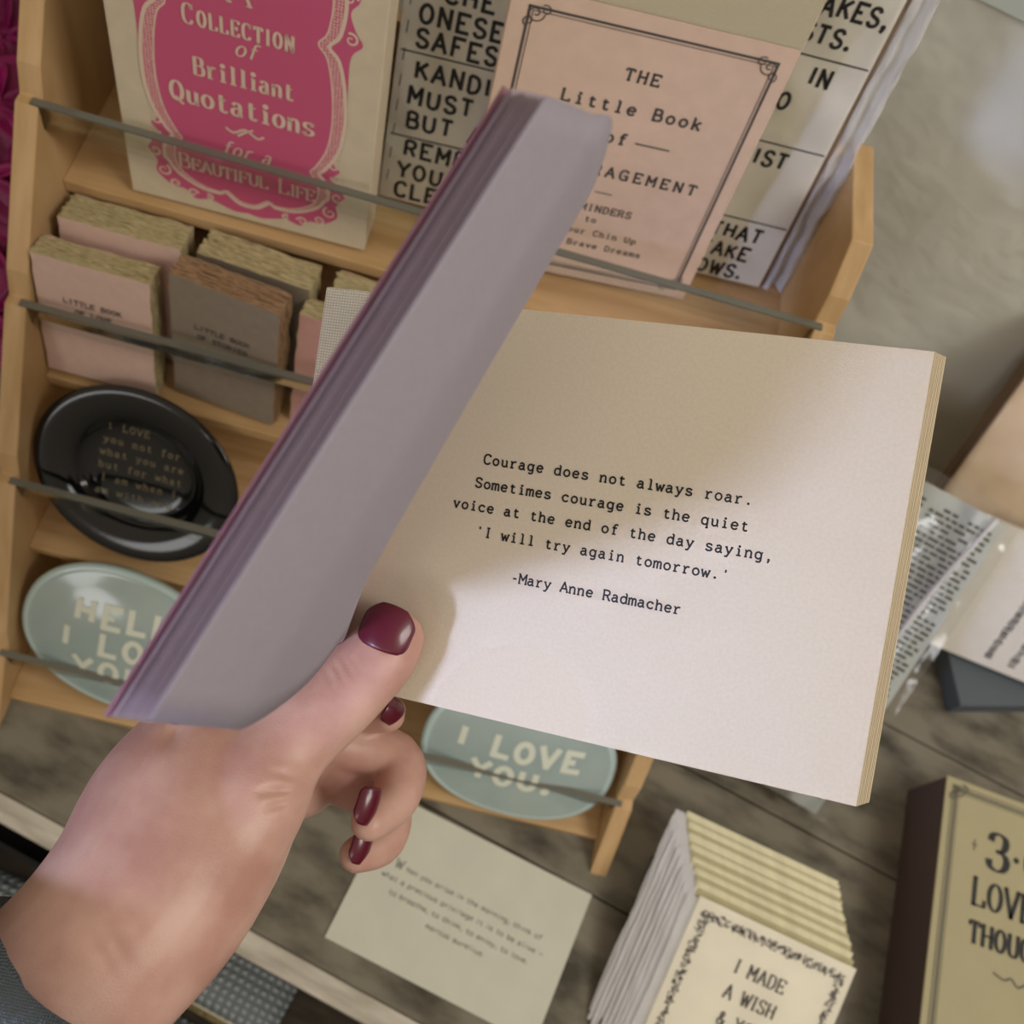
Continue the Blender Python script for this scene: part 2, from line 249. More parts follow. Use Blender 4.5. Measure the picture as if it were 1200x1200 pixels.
# ---------------------------------------------------------------- stroke lettering (cap height 6, x height 4)
GL = {
'A': (4.4, '0,0 2.2,6 4.4,0|.8,2 3.6,2', '-.5,0 .8,0|3.6,0 4.9,0'),
'B': (4.2, '.4,0 .4,6|~.4,6 2.4,6 3.5,5.4 3.5,3.9 2.4,3.2 .4,3.2|~2.4,3.2 3.9,2.6 3.9,.6 2.4,0 .4,0', '-.3,6 .5,6|-.3,0 .5,0'),
'C': (4.2, '~4,4.8 3.2,5.9 2,6.05 .8,5.5 .2,4.2 .2,1.8 .8,.5 2,-.05 3.3,.15 4.1,1.2', '4,6 4,4.5'),
'D': (4.2, '.4,0 .4,6|~.4,6 2,6 3.4,5.3 4,3.8 4,2.2 3.4,.7 2,0 .4,0', '-.3,6 .5,6|-.3,0 .5,0'),
'E': (4, '4,6 .4,6 .4,0 4,0|.4,3.1 2.8,3.1', '4,6 4,4.8|4,0 4,1.3|2.8,3.8 2.8,2.4|-.3,6 .5,6|-.3,0 .5,0'),
'F': (4, '4,6 .4,6 .4,0|.4,3.1 2.8,3.1', '4,6 4,4.8|2.8,3.8 2.8,2.4|-.3,6 .5,6|-.3,0 1.3,0'),
'G': (4.4, '~4,4.8 3.2,5.9 2,6.05 .8,5.5 .2,4.2 .2,1.8 .8,.5 2,-.05 3.3,.15 4.1,1.2|4.1,0 4.1,2.6 2.6,2.6', '4,6 4,4.5'),
'H': (4.4, '.4,0 .4,6|4,0 4,6|.4,3.1 4,3.1', '-.3,6 1.1,6|-.3,0 1.1,0|3.3,6 4.7,6|3.3,0 4.7,0'),
'I': (2, '1,0 1,6', '0,0 2,0|0,6 2,6'),
'K': (4.2, '.4,0 .4,6|4,6 .4,2.6|1.6,3.7 4.2,0', '-.3,6 1.1,6|-.3,0 1.1,0|3.4,6 4.6,6|3.6,0 4.8,0'),
'L': (3.8, '.4,6 .4,0 3.8,0', '-.3,6 1.2,6|3.8,0 3.8,1.5|-.3,0 .5,0'),
'M': (5, '.4,0 .4,6 2.5,2.2 4.6,6 4.6,0', '-.3,6 .4,6|4.6,6 5.3,6|-.3,0 1.2,0|3.8,0 5.3,0'),
'N': (4.4, '.4,0 .4,6 4,0 4,6', '-.3,6 .4,6|3.3,6 4.7,6|-.3,0 1.1,0'),
'O': (4.4, 'o2.2,3,2,3', ''),
'P': (4, '.4,0 .4,6|~.4,6 2.6,6 3.8,5.3 3.8,3.7 2.6,2.9 .4,2.9', '-.3,6 .5,6|-.3,0 1.3,0'),
'Q': (4.4, 'o2.2,3,2,3|~1.6,1.2 2.8,.1 4.4,-.9', ''),
'R': (4.3, '.4,0 .4,6|~.4,6 2.6,6 3.7,5.3 3.7,3.8 2.6,3 .4,3|2.2,3 4,0', '-.3,6 .5,6|-.3,0 1.2,0|3.4,0 4.7,0'),
'S': (4, '~3.7,4.8 3.1,5.8 2,6.05 .8,5.6 .4,4.6 .9,3.6 2.2,3.05 3.5,2.4 3.9,1.4 3.4,.4 2.1,-.05 .9,.3 .3,1.4', '3.7,6 3.7,4.6|.3,0 .3,1.4'),
'T': (4.2, '0,6 4.2,6|2.1,6 2.1,0', '0,6 0,4.7|4.2,6 4.2,4.7|1.2,0 3,0'),
'U': (4.4, '~.4,6 .4,2 .9,.5 2.2,-.05 3.5,.5 4,2 4,6', '-.3,6 1.1,6|3.3,6 4.7,6'),
'V': (4.2, '0,6 2.1,0 4.2,6', '-.5,6 .8,6|3.4,6 4.7,6'),
'W': (5.4, '0,6 1.4,0 2.7,5 4,0 5.4,6', '-.5,6 .8,6|4.6,6 5.9,6'),
'Y': (4.2, '0,6 2.1,3 4.2,6|2.1,3 2.1,0', '-.5,6 .8,6|3.4,6 4.7,6|1.3,0 2.9,0'),
'a': (4.1, '~.6,3.2 1.2,3.9 2.2,4 3,3.4 3.1,2.4 3.1,.6 3.5,.1 4.1,.1|~3.1,2.3 1.6,2.3 .5,1.8 .3,.9 .9,.1 1.9,0 3.1,.9', ''),
'b': (4, '.5,6 .5,0|~.5,2.8 1.3,3.8 2.4,4 3.5,3.3 3.8,2 3.5,.7 2.4,0 1.3,.2 .5,1.2', '-.3,6 .5,6'),
'c': (4, '~3.5,3 2.9,3.8 2,4 .9,3.5 .3,2.4 .3,1.6 .9,.5 2,0 3,.2 3.7,.9', '3.5,4 3.5,2.9'),
'd': (4, '3.5,6 3.5,0|~3.5,2.8 2.7,3.8 1.6,4 .5,3.3 .2,2 .5,.7 1.6,0 2.7,.2 3.5,1.2', '2.6,6 3.5,6|3.5,0 4.2,0'),
'e': (4, '.3,2.1 3.7,2.1|~3.7,2.1 3.5,3.2 2.6,3.95 1.5,3.95 .6,3.2 .25,2 .6,.8 1.5,.05 2.7,.1 3.6,.8', ''),
'f': (3.6, '~1.6,0 1.6,4.5 1.8,5.5 2.7,6 3.7,5.6|.4,3.9 3.2,3.9', '.5,0 2.9,0'),
'g': (4, '~3.4,2.8 2.6,3.8 1.6,4 .5,3.3 .2,2 .5,.8 1.6,.1 2.6,.3 3.4,1.2|~3.4,3.9 3.4,-.4 3,-1.5 1.9,-1.8 .7,-1.5', '3.4,3.9 4.2,3.9'),
'h': (4, '.5,0 .5,6|~.5,2.7 1.4,3.8 2.4,4 3.2,3.4 3.4,2.4 3.4,0', '-.3,6 .5,6|-.3,0 1.3,0|2.6,0 4.2,0'),
'i': (3, '1.6,0 1.6,3.9|d1.6,5.4', '.5,3.9 1.6,3.9|.2,0 3,0'),
'k': (4, '.6,0 .6,6|3.4,3.9 .6,1.6|1.6,2.4 3.6,0', '-.2,6 .6,6|-.2,0 1.3,0|2.6,3.9 4.1,3.9|2.8,0 4.3,0'),
'l': (3, '1.6,0 1.6,6', '.5,6 1.6,6|.2,0 3,0'),
'm': (5, '.4,0 .4,3.9|~.4,2.9 1,3.8 1.7,4 2.3,3.5 2.4,2.8 2.4,0|~2.4,2.9 3,3.8 3.7,4 4.3,3.5 4.4,2.8 4.4,0', '-.3,3.9 .4,3.9|-.3,0 1,0|1.9,0 2.9,0|3.9,0 5.1,0'),
'n': (4, '.5,0 .5,3.9|~.5,2.7 1.4,3.8 2.4,4 3.2,3.4 3.4,2.4 3.4,0', '-.3,3.9 .5,3.9|-.3,0 1.3,0|2.6,0 4.2,0'),
'o': (4, 'o2,2,1.75,2', ''),
'p': (4, '.6,-1.8 .6,3.9|~.6,2.8 1.4,3.8 2.4,4 3.5,3.3 3.8,2 3.5,.7 2.4,0 1.4,.2 .6,1.2', '-.2,3.9 .6,3.9|-.2,-1.8 1.5,-1.8'),
'q': (4, '3.4,-1.8 3.4,3.9|~3.4,2.8 2.6,3.8 1.6,4 .5,3.3 .2,2 .5,.7 1.6,0 2.6,.2 3.4,1.2', '2.6,-1.8 4.2,-1.8|3.4,3.9 4.1,3.9'),
'r': (4, '1.1,0 1.1,3.9|~1.1,2.4 1.9,3.5 2.8,4 3.8,3.7', '.1,3.9 1.1,3.9|.1,0 2.4,0'),
's': (4, '~3.3,3.1 2.7,3.9 1.8,4 .8,3.7 .6,2.9 1.1,2.3 2.4,1.9 3.4,1.4 3.5,.7 2.7,.1 1.7,0 .8,.2 .4,1', '3.3,4 3.3,3|.4,0 .4,1'),
't': (3.8, '~1.5,5.3 1.5,1 1.9,.2 2.7,0 3.6,.5|.4,3.9 3.2,3.9', ''),
'u': (4, '~.6,3.9 .6,1.2 1,.3 1.8,0 2.8,.3 3.4,1.2|3.4,3.9 3.4,0', '-.2,3.9 .6,3.9|2.6,3.9 3.4,3.9|3.4,0 4.2,0'),
'v': (4, '.4,3.9 2,0 3.6,3.9', '-.3,3.9 1.2,3.9|2.8,3.9 4.3,3.9'),
'w': (4.8, '.2,3.9 1.3,0 2.4,3.2 3.5,0 4.6,3.9', '-.4,3.9 .9,3.9|3.9,3.9 5.2,3.9'),
'y': (4, '.4,3.9 2.1,.1|3.7,3.9 2.1,.1 1.2,-1.7 .2,-1.7', '-.3,3.9 1.2,3.9|2.9,3.9 4.4,3.9'),
'z': (4, '.4,3.9 3.6,3.9 .4,0 3.7,0', ''),
'3': (4, '~.5,4.6 .9,5.7 2,6.1 3.2,5.6 3.4,4.4 2.8,3.4 1.6,3.1|~1.6,3.1 3.2,2.8 3.8,1.6 3.2,.3 1.9,-.1 .7,.4 .4,1.5', ''),
'0': (4.2, 'o2.1,3,1.8,3', ''),
'.': (1.6, 'd.8,.45', ''), '·': (1.6, 'd.8,2.6', ''),
',': (1.6, 'd.9,.4|~1,.3 .9,-.6 .3,-1.4', ''),
"'": (1.6, '.9,6.2 .7,4.4', ''), '-': (3, '.4,2.3 2.8,2.3', ''), '–': (5, '.2,2.3 5,2.3', ''),
'&': (4.6, '~4.4,0 1.4,4 1.2,5.2 2,6 2.9,5.3 2.6,4.2 .8,2.6 .4,1.2 1.2,.1 2.6,.2 4.2,2.6', ''),
'*': (4, '~0,2.6 1,3.4 2,2.6 3,3.4 4,2.6', ''),
}
def spline(p, k=4):
    out = []
    for i in range(len(p)-1):
        a, b, c, d = p[max(i-1, 0)], p[i], p[i+1], p[min(i+2, len(p)-1)]
        for j in range(k):
            t = j/k
            out.append(tuple(.5*((2*b[q])+(c[q]-a[q])*t+(2*a[q]-5*b[q]+4*c[q]-d[q])*t*t+(3*b[q]-a[q]-3*c[q]+d[q])*t**3) for q in (0, 1)))
    return out+[p[-1]]
def text(mb, s, u, v, cap, w, M, z=.0003, mono=0, serif=True, align='c', slant=0, contrast=1.0, xs=1.0, gap=1.2, rot=0, jit=0, mp=None, small=None, seg=4):
    """u,v = baseline point (left / centre / right); cap = cap height; w = stroke width, in sixths of the cap height"""
    k = cap/6; adv = []
    for i, ch in enumerate(s):
        g = GL.get(ch); sc = (small if (small and i and ch.isupper() and s[i-1] != ' ') else 1.0)
        wd = g[0] if g else 3
        adv.append((mono if mono else (wd+gap)*xs*sc, sc, wd))
    tot = sum(a[0] for a in adv)-(0 if mono else gap*xs)
    x = {'l': 0, 'c': -tot/2, 'r': -tot}[align]; cr, sr = math.cos(rot), math.sin(rot); rnd = random.Random(len(s)*7+int(cap*1e5))
    for ch, (a, sc, wd) in zip(s, adv):
        g = GL.get(ch)
        if g:
            off = (mono-wd*xs)/2 if mono else 0; jy = rnd.uniform(-jit, jit); js = rnd.uniform(-jit, jit)*.1
            def T(p):
                px = (x+off+p[0]*xs*sc+p[1]*(slant+js)*sc)*k; py = (p[1]*sc+jy)*k
                return (u+px*cr-py*sr, v+px*sr+py*cr)
            for part in (g[1]+('|'+g[2] if serif and g[2] else '')).split('|'):
                if part[0] == 'd':
                    c = tuple(float(q) for q in part[1:].split(',')); r = w*.74
                    pts = [T((c[0]+r/xs*math.cos(t*math.pi/4), c[1]+r*math.sin(t*math.pi/4))) for t in range(8)]
                    f = mp or (lambda a_, b_: Vector((a_, b_, z)))
                    mb.quad([f(*p) for p in pts], M); continue
                if part[0] == 'o':
                    cx, cy, rx, ry = (float(q) for q in part[1:].split(','))
                    mb.ribbon([T((cx+rx*math.cos(t*math.pi/9), cy+ry*math.sin(t*math.pi/9))) for t in range(18)], w*k, M, z, mp, contrast, True); continue
                sm = part[0] == '~'
                p = [tuple(float(q) for q in c.split(',')) for c in part.lstrip('~').split()]
                if sm: p = spline(p, seg)
                isser = serif and g[2] and part in g[2].split('|')
                if not sm and len(p) > 2:      # sharp corners: one ribbon per leg
                    for i in range(len(p)-1):
                        d = (p[i+1][0]-p[i][0], p[i+1][1]-p[i][1]); l = math.hypot(*d); e = w*.35/l
                        mb.ribbon([T((p[i][0]-d[0]*e, p[i][1]-d[1]*e)), T((p[i+1][0]+d[0]*e, p[i+1][1]+d[1]*e))], w*k, M, z, mp, contrast)
                else:
                    mb.ribbon([T(q) for q in p], w*k*(.85 if isser else 1), M, z, mp, contrast if not isser else max(contrast, .5))
        x += a
def frame_lines(mb, x0, y0, x1, y1, w, M, z=.0003):
    for a, b, c, d in ((x0, y0, x1, y0+w), (x0, y1-w, x1, y1), (x0, y0, x0+w, y1), (x1-w, y0, x1, y1)):
        mb.quad([(a, b, z), (c, b, z), (c, d, z), (a, d, z)], M)
def scroll(mb, x, y, r, M, sx=1, sy=1, w=.0006, z=.0004):
    for (cx, cy, rr, a0) in ((.55, .5, .5, 0), (.25, 1.0, .3, 2), (1.05, .25, .3, 4)):
        mb.ribbon([(x+sx*r*(cx+rr*(1-t/22)*math.cos(a0+t*.45)), y+sy*r*(cy+rr*(1-t/22)*math.sin(a0+t*.45))) for t in range(20)], w, M, z)
# ================================================================ THE ROOM
TY = -14.6                                             # the table runs at an angle to the rack
TM = Matrix.Rotation(R_(TY), 4, 'Z')
def tab(a, b, z=0): return TM @ Vector((a, b, z))     # a along the table front, b away from the viewer
LEDGE = .395
b = MB(); rows = []
for i in range(61):
    rows.append([])
    for j in range(41):
        a, h = -1.3+2.6*i/60, -.75+(LEDGE+.75)*j/40
        d = noise.noise(Vector((a*6, h*6, 3)))*.004+noise.noise(Vector((a*19, h*15, 8)))*.0015
        rows[-1].append(tab(a, .60+d, h))
b.grid(rows, WALL); b.quad([tab(-1.3, .60, LEDGE), tab(1.3, .60, LEDGE), tab(1.3, .82, LEDGE+.004), tab(-1.3, .82, LEDGE+.004)], LEDGEM)
b.quad([tab(-1.3, .82, LEDGE), tab(1.3, .82, LEDGE), tab(1.3, .82, 1.5), tab(-1.3, .82, 1.5)], WALL)
tag(b.build('wall_back', smooth=False), kind='structure')
b = MB(); b.box((-1.3, -.9, -.77), (1.3, .62, -.75), mat('grey_floor', '6a665f', .8, var=.2, scale=6))
o = b.build('floor'); o.matrix_world = TM; tag(o, kind='structure')
T = empty('display_table', 'weathered grey wooden table with a whitewashed front edge under everything', 'table', TM)
FRONT_IN, FRONT = .025, .0095
b = MB()
ys = [FRONT_IN+.0005, .148, .262, .372, .482, .598]
for i in range(5): b.box((-.9, ys[i], -.022), (.9, ys[i+1]-.0012, 0), TABLE)
b.build('tabletop', T, bevel=.0008)
b = MB(); b.box((-.9, FRONT, -.030), (.9, FRONT_IN, .0008), TRIM); lab(b.build('front_trim', T, bevel=.0015), 'whitewashed front edge strip')
b = MB(); b.box((-.9, -.16, -.215), (.9, .58, -.2), DARKW); b.build('lower_shelf', T)
for a in (-.88, .82):
    for c in (-.15, .50):
        b = MB(); b.box((a, c, -.75), (a+.06, c+.06, -.216), DARKW); b.build('leg', T)
# ================================================================ THE RACK
XL, XR = -.2406, .172
RK = empty('display_rack', 'pine tiered display rack with clear rails standing on the table', 'display rack', Matrix())
prof = [(.122, 0), (.147, 0), (.152, .010)]
def front(z): return .125+.852*z if z < .27 else .355+.43*(z-.27)
front = lambda z: .1262+.745*z
notch = [.046, .148, .237, .322]
def side_prof():
    p = [(.120, 0)]
    for nz in notch:
        y = front(nz)-.001
        p += [(front(nz-.0015), nz-.0015), (y+.006, nz-.0015), (front(nz+.014), nz+.014)]
    p += [(front(.352), .352), (front(.352)+.006, .360), (.470, .356), (.474, .35), (.474, 0)]
    return p
for nm, x0, x1 in (('side_panel', XL-.012, XL), ('side_panel', XR, XR+.012)):
    p = side_prof(); n = len(p); b = MB()
    tri = [(x0, *q) for q in p]+[(x1, *q) for q in p]
    b.add(tri, [tuple(range(n)), tuple(range(2*n-1, n-1, -1))]+[(i, n+i, n+(i+1) % n, (i+1) % n) for i in range(n)], WOODV)
    b.build(nm, RK, bevel=.0008)
SH = [(.143, .0085), (.221, .089), (.296, .177), (.368, .267)]
for i, (y, z) in enumerate(SH):
    yb = y+.105 if i < 3 else .462
    b = MB(); b.box((XL, y, z-.0085), (XR, yb, z), WOOD); b.build('shelf', RK, bevel=.0008)
    if i < 3:
        b = MB(); b.box((XL, yb-.008, z), (XR, yb, SH[i+1][1]-.026), WOOD); b.build('riser', RK)
b = MB(); b.box((XL, .462, .0), (XR, .470, .352), WOOD); b.build('back_panel', RK)
for i, nz in enumerate(notch):
    y = front(nz)-.001; t = .0042
    b = MB(); b.box((XL, y, nz-.016), (XR, y+t, nz-.0012), ACR); b.box((XL-.004, y, nz-.0012), (XR+.004, y+t, nz), ACRE)
    lab(b.build('rail', RK), 'clear acrylic rail')
# ================================================================ BOOKS ON THE TOP TIER
def outline(half, cx):
    return [(cx+x, y) for x, y in half]+[(cx-x, y) for x, y in reversed(half)]
th = .026; ln = 4
K = empty('hardback_book', 'cream hardback with ornate rose panel, standing at the left of the top tier', 'book', lean_mw(-.203, .3725, .267+th*math.sin(R_(ln))+.0005, 1.3, ln))
w_, h_ = .1300, .185
b = MB(); b.box((0, 0, -.0015), (w_, h_, 0), PAPER); b.box((0, 0, -th), (w_, h_, -th+.0015), PAPER)
b.box((w_-.0015, 0, -th+.0015), (w_, h_, -.0015), PAPER)
b.build('cover', K, bevel=.0005)
b = MB(); b.box((.003, .002, -th+.0016), (w_-.002, h_-.002, -.0016), PAGE_E); b.build('page_block', K)
cx = .0645
inn = [(.036, .172), (.041, .150), (.0395, .131), (.0352, .1235), (.0395, .117), (.0425, .102), (.0436, .082), (.0415, .064), (.036, .051), (.0335, .047), (.0372, .041), (.038, .031), (.034, .0235), (.024, .0175), (.014, .0165), (.011, .0185), (.005, .0135), (0, .0125)]
out = [(.045, .175), (.050, .158), (.053, .150), (.049, .143), (.052, .134), (.0555, .128), (.0505, .121), (.050, .105), (.0505, .085), (.0490, .066), (.0455, .0555), (.049, .0515), (.045, .046), (.0495, .040), (.0525, .033), (.048, .0275), (.049, .0195), (.042, .0125), (.034, .0115), (.029, .0065), (.021, .0085), (.014, .0065), (.007, .0045), (0, .0055)]
def dens(h): return spline(h, 4)
b = MB(); O = outline(dens(out), cx); I = outline(dens(inn), cx); nO, nI = len(O), len(I)
b.quad([(x, y, .0002) for x, y in O], ROSE)
M = ROSE2; nt = M.node_tree; N_ = nt.nodes; L_ = nt.links
tc = N_.new('ShaderNodeTexCoord'); ck = N_.new('ShaderNodeTexVoronoi'); ck.inputs['Scale'].default_value = 650; ck.inputs['Randomness'].default_value = .15
L_.new(tc.outputs['Object'], ck.inputs['Vector']); rp = N_.new('ShaderNodeValToRGB'); rp.color_ramp.elements[0].color = (*hexc('dcb8a8'), 1); rp.color_ramp.elements[1].color = (*hexc('cb5c80'), 1)
rp.color_ramp.elements[0].position = .36; rp.color_ramp.elements[1].position = .48
L_.new(ck.outputs['Distance'], rp.inputs[0]); L_.new(rp.outputs[0], N_['Principled BSDF'].inputs['Base Color'])
mid = [(x*1.16 if y > .03 else x*1.12, y if y > .03 else .03-(.03-y)*1.10) for x, y in dens(inn)]
b.quad([(x, y, .0003) for x, y in outline(mid, cx)], ROSE2)
b.quad([(x, y, .0004) for x, y in I], ROSE)
for s_ in (1, -1):
    b.ribbon([(cx+s_*x, y) for x, y in dens(inn)], .0008, CREAMI, .0005)
    b.ribbon([(cx+s_*x*.985, y) for x, y in mid], .0019, CREAMI, .0005)
    for (x, y, r, a0, dr) in ((.0485, .150, .0035, 0, 1), (.050, .130, .0035, 2, -1), (.046, .0545, .003, 1, 1), (.0475, .047, .003, 3, 1), (.0485, .034, .0036, 0, -1), (.045, .022, .004, 2, 1), (.039, .0145, .003, 5, 1), (.030, .0105, .003, 3, -1), (.021, .0105, .0022, 1, 1)):
        b.ribbon([(cx+s_*(x+r*(1-t/26)*math.cos(a0+dr*t*.36)), y+r*(1-t/26)*math.sin(a0+dr*t*.36)) for t in range(22)], [.0013*(1-t/40) for t in range(22)], CREAMI, .0006)
lab(b.build('ornate_panel', K), 'rose panel in a cream scrollwork frame')
b = MB()
text(b, 'A', cx-.001, .1325, .0135, .75, CREAMI, .0008, contrast=.35)
text(b, 'COLLECTION', cx-.002, .1155, .0100, .95, CREAMI, .0008, contrast=.38, small=.80, xs=.62, gap=2.3)
text(b, 'of', cx+.001, .1055, .0085, .85, CREAMI, .0008, contrast=.5, slant=.3, xs=.8, serif=False)
text(b, 'Brilliant', cx, .0885, .0098, 1.15, CREAMI, .0008, contrast=.35, xs=.68, gap=1.4)
text(b, 'Quotations', cx-.001, .0705, .0112, 1.15, CREAMI, .0008, contrast=.35, xs=.74, gap=1.4)
b.ribbon(spline([(cx-.010, .0615), (cx-.006, .0595), (cx, .063), (cx+.006, .0595), (cx+.0095, .0615)]), .0012, CREAMI, .0008)
b.ribbon(spline([(cx-.004, .0580), (cx, .0615), (cx+.004, .0640)]), .0012, CREAMI, .0008)
text(b, 'for a', cx, .0445, .0085, .8, CREAMI, .0008, contrast=.5, slant=.3, xs=.75, serif=False)
text(b, 'BEAUTIFUL LIFE', cx, .0275, .0095, .85, CREAMI, .0008, contrast=.4, small=.8, xs=.82, gap=1.05)
lab(b.build('lettering', K), 'cream title lettering')
# the book behind it
K2 = empty('hardback_book', 'grey mauve book mostly hidden behind the left edge of the rose panelled book', 'book', lean_mw(-.2150, .404, .2690, 2, 5))
b = MB(); b.box((0, 0, -.014), (.13, .16, -.0125), BROWNE); b.box((0, 0, -.0015), (.13, .16, 0), BROWNE); b.box((.1285, 0, -.0125), (.13, .16, -.0015), BROWNE); b.build('cover', K2)
b = MB(); b.box((.002, .002, -.0124), (.1284, .158, -.0016), mat('grey_pages', '9b8b80', .85, col2='7a6a62', scale=60, stretch=(1, 1, 60))); b.build('page_block', K2)
# the handwritten print
PR = empty('boxed_print', 'wide cellophane wrapped print of black hand lettered lines, behind the books on the top tier', 'print', lean_mw(-.0755, .4165, .2708, 3.1, 11.5))
pw, ph = .232, .205
b = MB(); b.box((0, 0, -.002), (pw, ph, 0), mat('hand_lettered_paper', 'ece7da', .5, col2='dcd5c2', scale=22, detail=3)); b.build('face', PR)
b = MB(); b.box((0, 0, -.014), (pw+.003, ph, -.0021), BROWNE); lab(b.build('backing', PR), 'brown backing board edge')
b = MB()
for vv in (.0425, .0910, .140, .187): b.ribbon([(.002, vv-.001), (.06, vv), (.15, vv-.0006), (pw-.001, vv)], .0009, INK, .0003)
for s_, u, v in (('CHE', .020, .1195), ('ONESELF', .009, .1065), ('SAFES', .009, .0935), ('KANDI', .011, .0765), ('MUST', .009, .062), ('BUT A', .010, .0475), ('REMBER', .011, .0305), ('YOU KN', .009, .0160), ('CLEAR', .009, .0028)):
    text(b, s_, u, v, .0092, 1.3, INK, .0004, serif=False, align='l', jit=.25, xs=.95, gap=2.0)
for s_, u, v in (('MISTAKES,', .2285, .1605), ('LISTS.', .2165, .1465), ('IN', .2155, .1265), ('O', .2005, .1100), ('IST', .2135, .0775), ('THAT', .2195, .0290), ('TAKE', .2170, .0155), ('IOWS.', .2180, .0025)):
    text(b, s_, u, v, .0086, 1.3, INK, .0004, serif=False, align='r', jit=.25, xs=.9, gap=1.8)
for j in range(9):
    b.ribbon([(.0035, .012+j*.0145), (.0038, .019+j*.0145)], .0005, INKG, .0004)
lab(b.build('lettering', PR), 'black brush lettering and ruled lines')
b = MB(); rows = []
for j in range(40):
    v = -.001+(ph+.004)*j/39
    rows.append([(pw+.0028+.0135*i/7, v, -.004+.004*math.sin(i*1.3+noise.noise(Vector((j*.35, i*.3, 1)))*2.5)+.0025*noise.noise(Vector((j*.5, i*.4, 7)))) for i in range(8)])
b.grid(rows, CELLE); lab(b.build('sleeve', PR, smooth=True), 'shiny cellophane sleeve edge')
b = MB(); rows = [[(-.001+(pw+.001)*i/40, -.001+(ph+.002)*j/30, .0012+.0009*noise.noise(Vector((i*.35, j*.3, 5)))) for i in range(41)] for j in range(31)]
b.grid(rows, CELLO); lab(b.build('wrapper', PR, smooth=True), 'clear cellophane wrapper')
# the pink linen-topped book
th = .018
LB = empty('linen_spine_book', 'pink book with cream linen spine along its top, before the hand lettered print', 'book', lean_mw(-.022, .3915, .267+th*math.sin(R_(6.4))+.0005, 5.6, 6.4))
w_, h_ = .1345, .197
b = MB(); b.box((0, 0, -.0018), (w_, .1635, 0), PINKC); b.box((0, 0, -th), (w_, .1635, -th+.0018), PINKC); b.build('cover', LB, bevel=.0005)
b = MB(); b.box((-.0003, .1635, -th-.0004), (w_+.0003, h_, .0004), LINEN); lab(b.build('spine', LB, bevel=.0008), 'cream linen spine')
b = MB(); b.box((.001, .001, -th+.0019), (w_-.001, .1634, -.0019), PAGE_E); b.build('page_block', LB)
b = MB()
x0, y0, x1, y1 = .0085, .0065, .1275, .1555
frame_lines(b, x0, y0, x1, y1, .0012, INKB); frame_lines(b, x0+.0022, y0+.0022, x1-.0022, y1-.0022, .0004, INKB)
for sx, sy, xx, yy in ((1, 1, x0-.001, y0-.001), (-1, 1, x1+.001, y0-.001), (1, -1, x0-.001, y1+.001), (-1, -1, x1+.001, y1+.001)): scroll(b, xx, yy, .0088, INKB, sx, sy)
cx = .0685
text(b, 'THE', cx, .1300, .0058, 1.25, INKB, mono=6.6)
text(b, 'Little Book', cx, .1120, .0062, 1.25, INKB, mono=6.4)
text(b, 'of', .0655, .0945, .0062, 1.25, INKB, mono=6.4); b.ribbon([(.0755, .0968), (.0935, .0968)], .0009, INKB, .0003)
text(b, 'ENCOURAGEMENT', cx, .0738, .0058, 1.25, INKB, mono=7.6)
text(b, '****', cx, .0612, .0034, .9, INKB, mono=4.2)
text(b, 'A REMINDERS', cx-.004, .0500, .0042, 1.1, INKB, mono=6.0)
text(b, 'to', cx-.002, .0425, .0036, 1.05, INKB, mono=6)
text(b, 'Keep Your Chin Up', cx-.004, .0335, .0036, 1.05, INKB, mono=6)
text(b, 'In Your Brave Dreams', cx-.004, .0245, .0036, 1.05, INKB, mono=6)
lab(b.build('lettering', LB), 'dark typewritten title inside a double ruled border')
# ================================================================ SMALL DECKLE-EDGED BOOKS
def deckle(label, mw, w, h, t, cm, pm, lines=None, seed=1, ns=None):
    rnd = random.Random(seed); E_ = empty('deckle_edged_book', label, 'book', mw, 'small deckle edged books on the second tier')
    ns = ns or max(5, int(t/.0013)); b = MB()
    def sheet(mb, z0, z1, M, o, M2=None, am=.0008):
        n = 14; pts = []
        for (ax, ay, bx, by) in ((0, 0, w, 0), (w, 0, w, h), (w, h, 0, h), (0, h, 0, 0)):
            for i in range(n):
                f = i/n; j = noise.noise(Vector((f*7+ax*90, ay*70+o*3.7, seed)))*am*1.6+rnd.uniform(-am, am)*.5
                x = ax+(bx-ax)*f; y = ay+(by-ay)*f
                if ax == bx: x += j
                elif ay > 0: y += j
                pts.append((x, y))
        mb.prism(pts, z0, z1, M, M2)
    dx = dy = 0
    for i in range(ns):
        z1 = -.001-(t-.002)*i/ns; z0 = z1-(t-.002)/ns*.86
        sheet(b, z0, z1, pm, i, am=.0013)
    b.build('page_block', E_)
    b = MB(); sheet(b, -.0009, 0, cm, 40, pm, .0007); sheet(b, -t, -t+.0009, cm, 41, pm, .0007); b.build('cover', E_)
    if lines:
        b = MB()
        for s_, u, v in lines: text(b, s_, u, v, .0032, 1.1, INKB, .0004, mono=5.6)
        lab(b.build('lettering', E_), 'small dark typewritten lettering')
    return E_
S2 = .177
def dmw(x, y, yaw, ln, t): return lean_mw(x, y, S2+t*math.sin(R_(ln))+.0006, yaw, ln)
deckle('pale pink deckle edged book at the left end of the second tier', dmw(-.2390, .2995, 0, 13, .016), .0640, .085, .016, LPINK, DECK, [('LITTLE BOOK', .031, .0560), ('OF LOVE', .031, .0490)], 3)
deckle('deckle edged book with pale pink cover hidden behind the front pale pink one', dmw(-.2335, .3255, 0, 12, .022), .0665, .0865, .022, LPINK, DECK, None, 5)
deckle('grey taupe deckle edged book, second from the left in the second tier', dmw(-.1665, .3075, -6, 9, .017), .0620, .0945, .017, TAUPE, DECKB, [('LITTLE BOOK', .030, .0600), ('OF STORIES', .030, .0530)], 8)
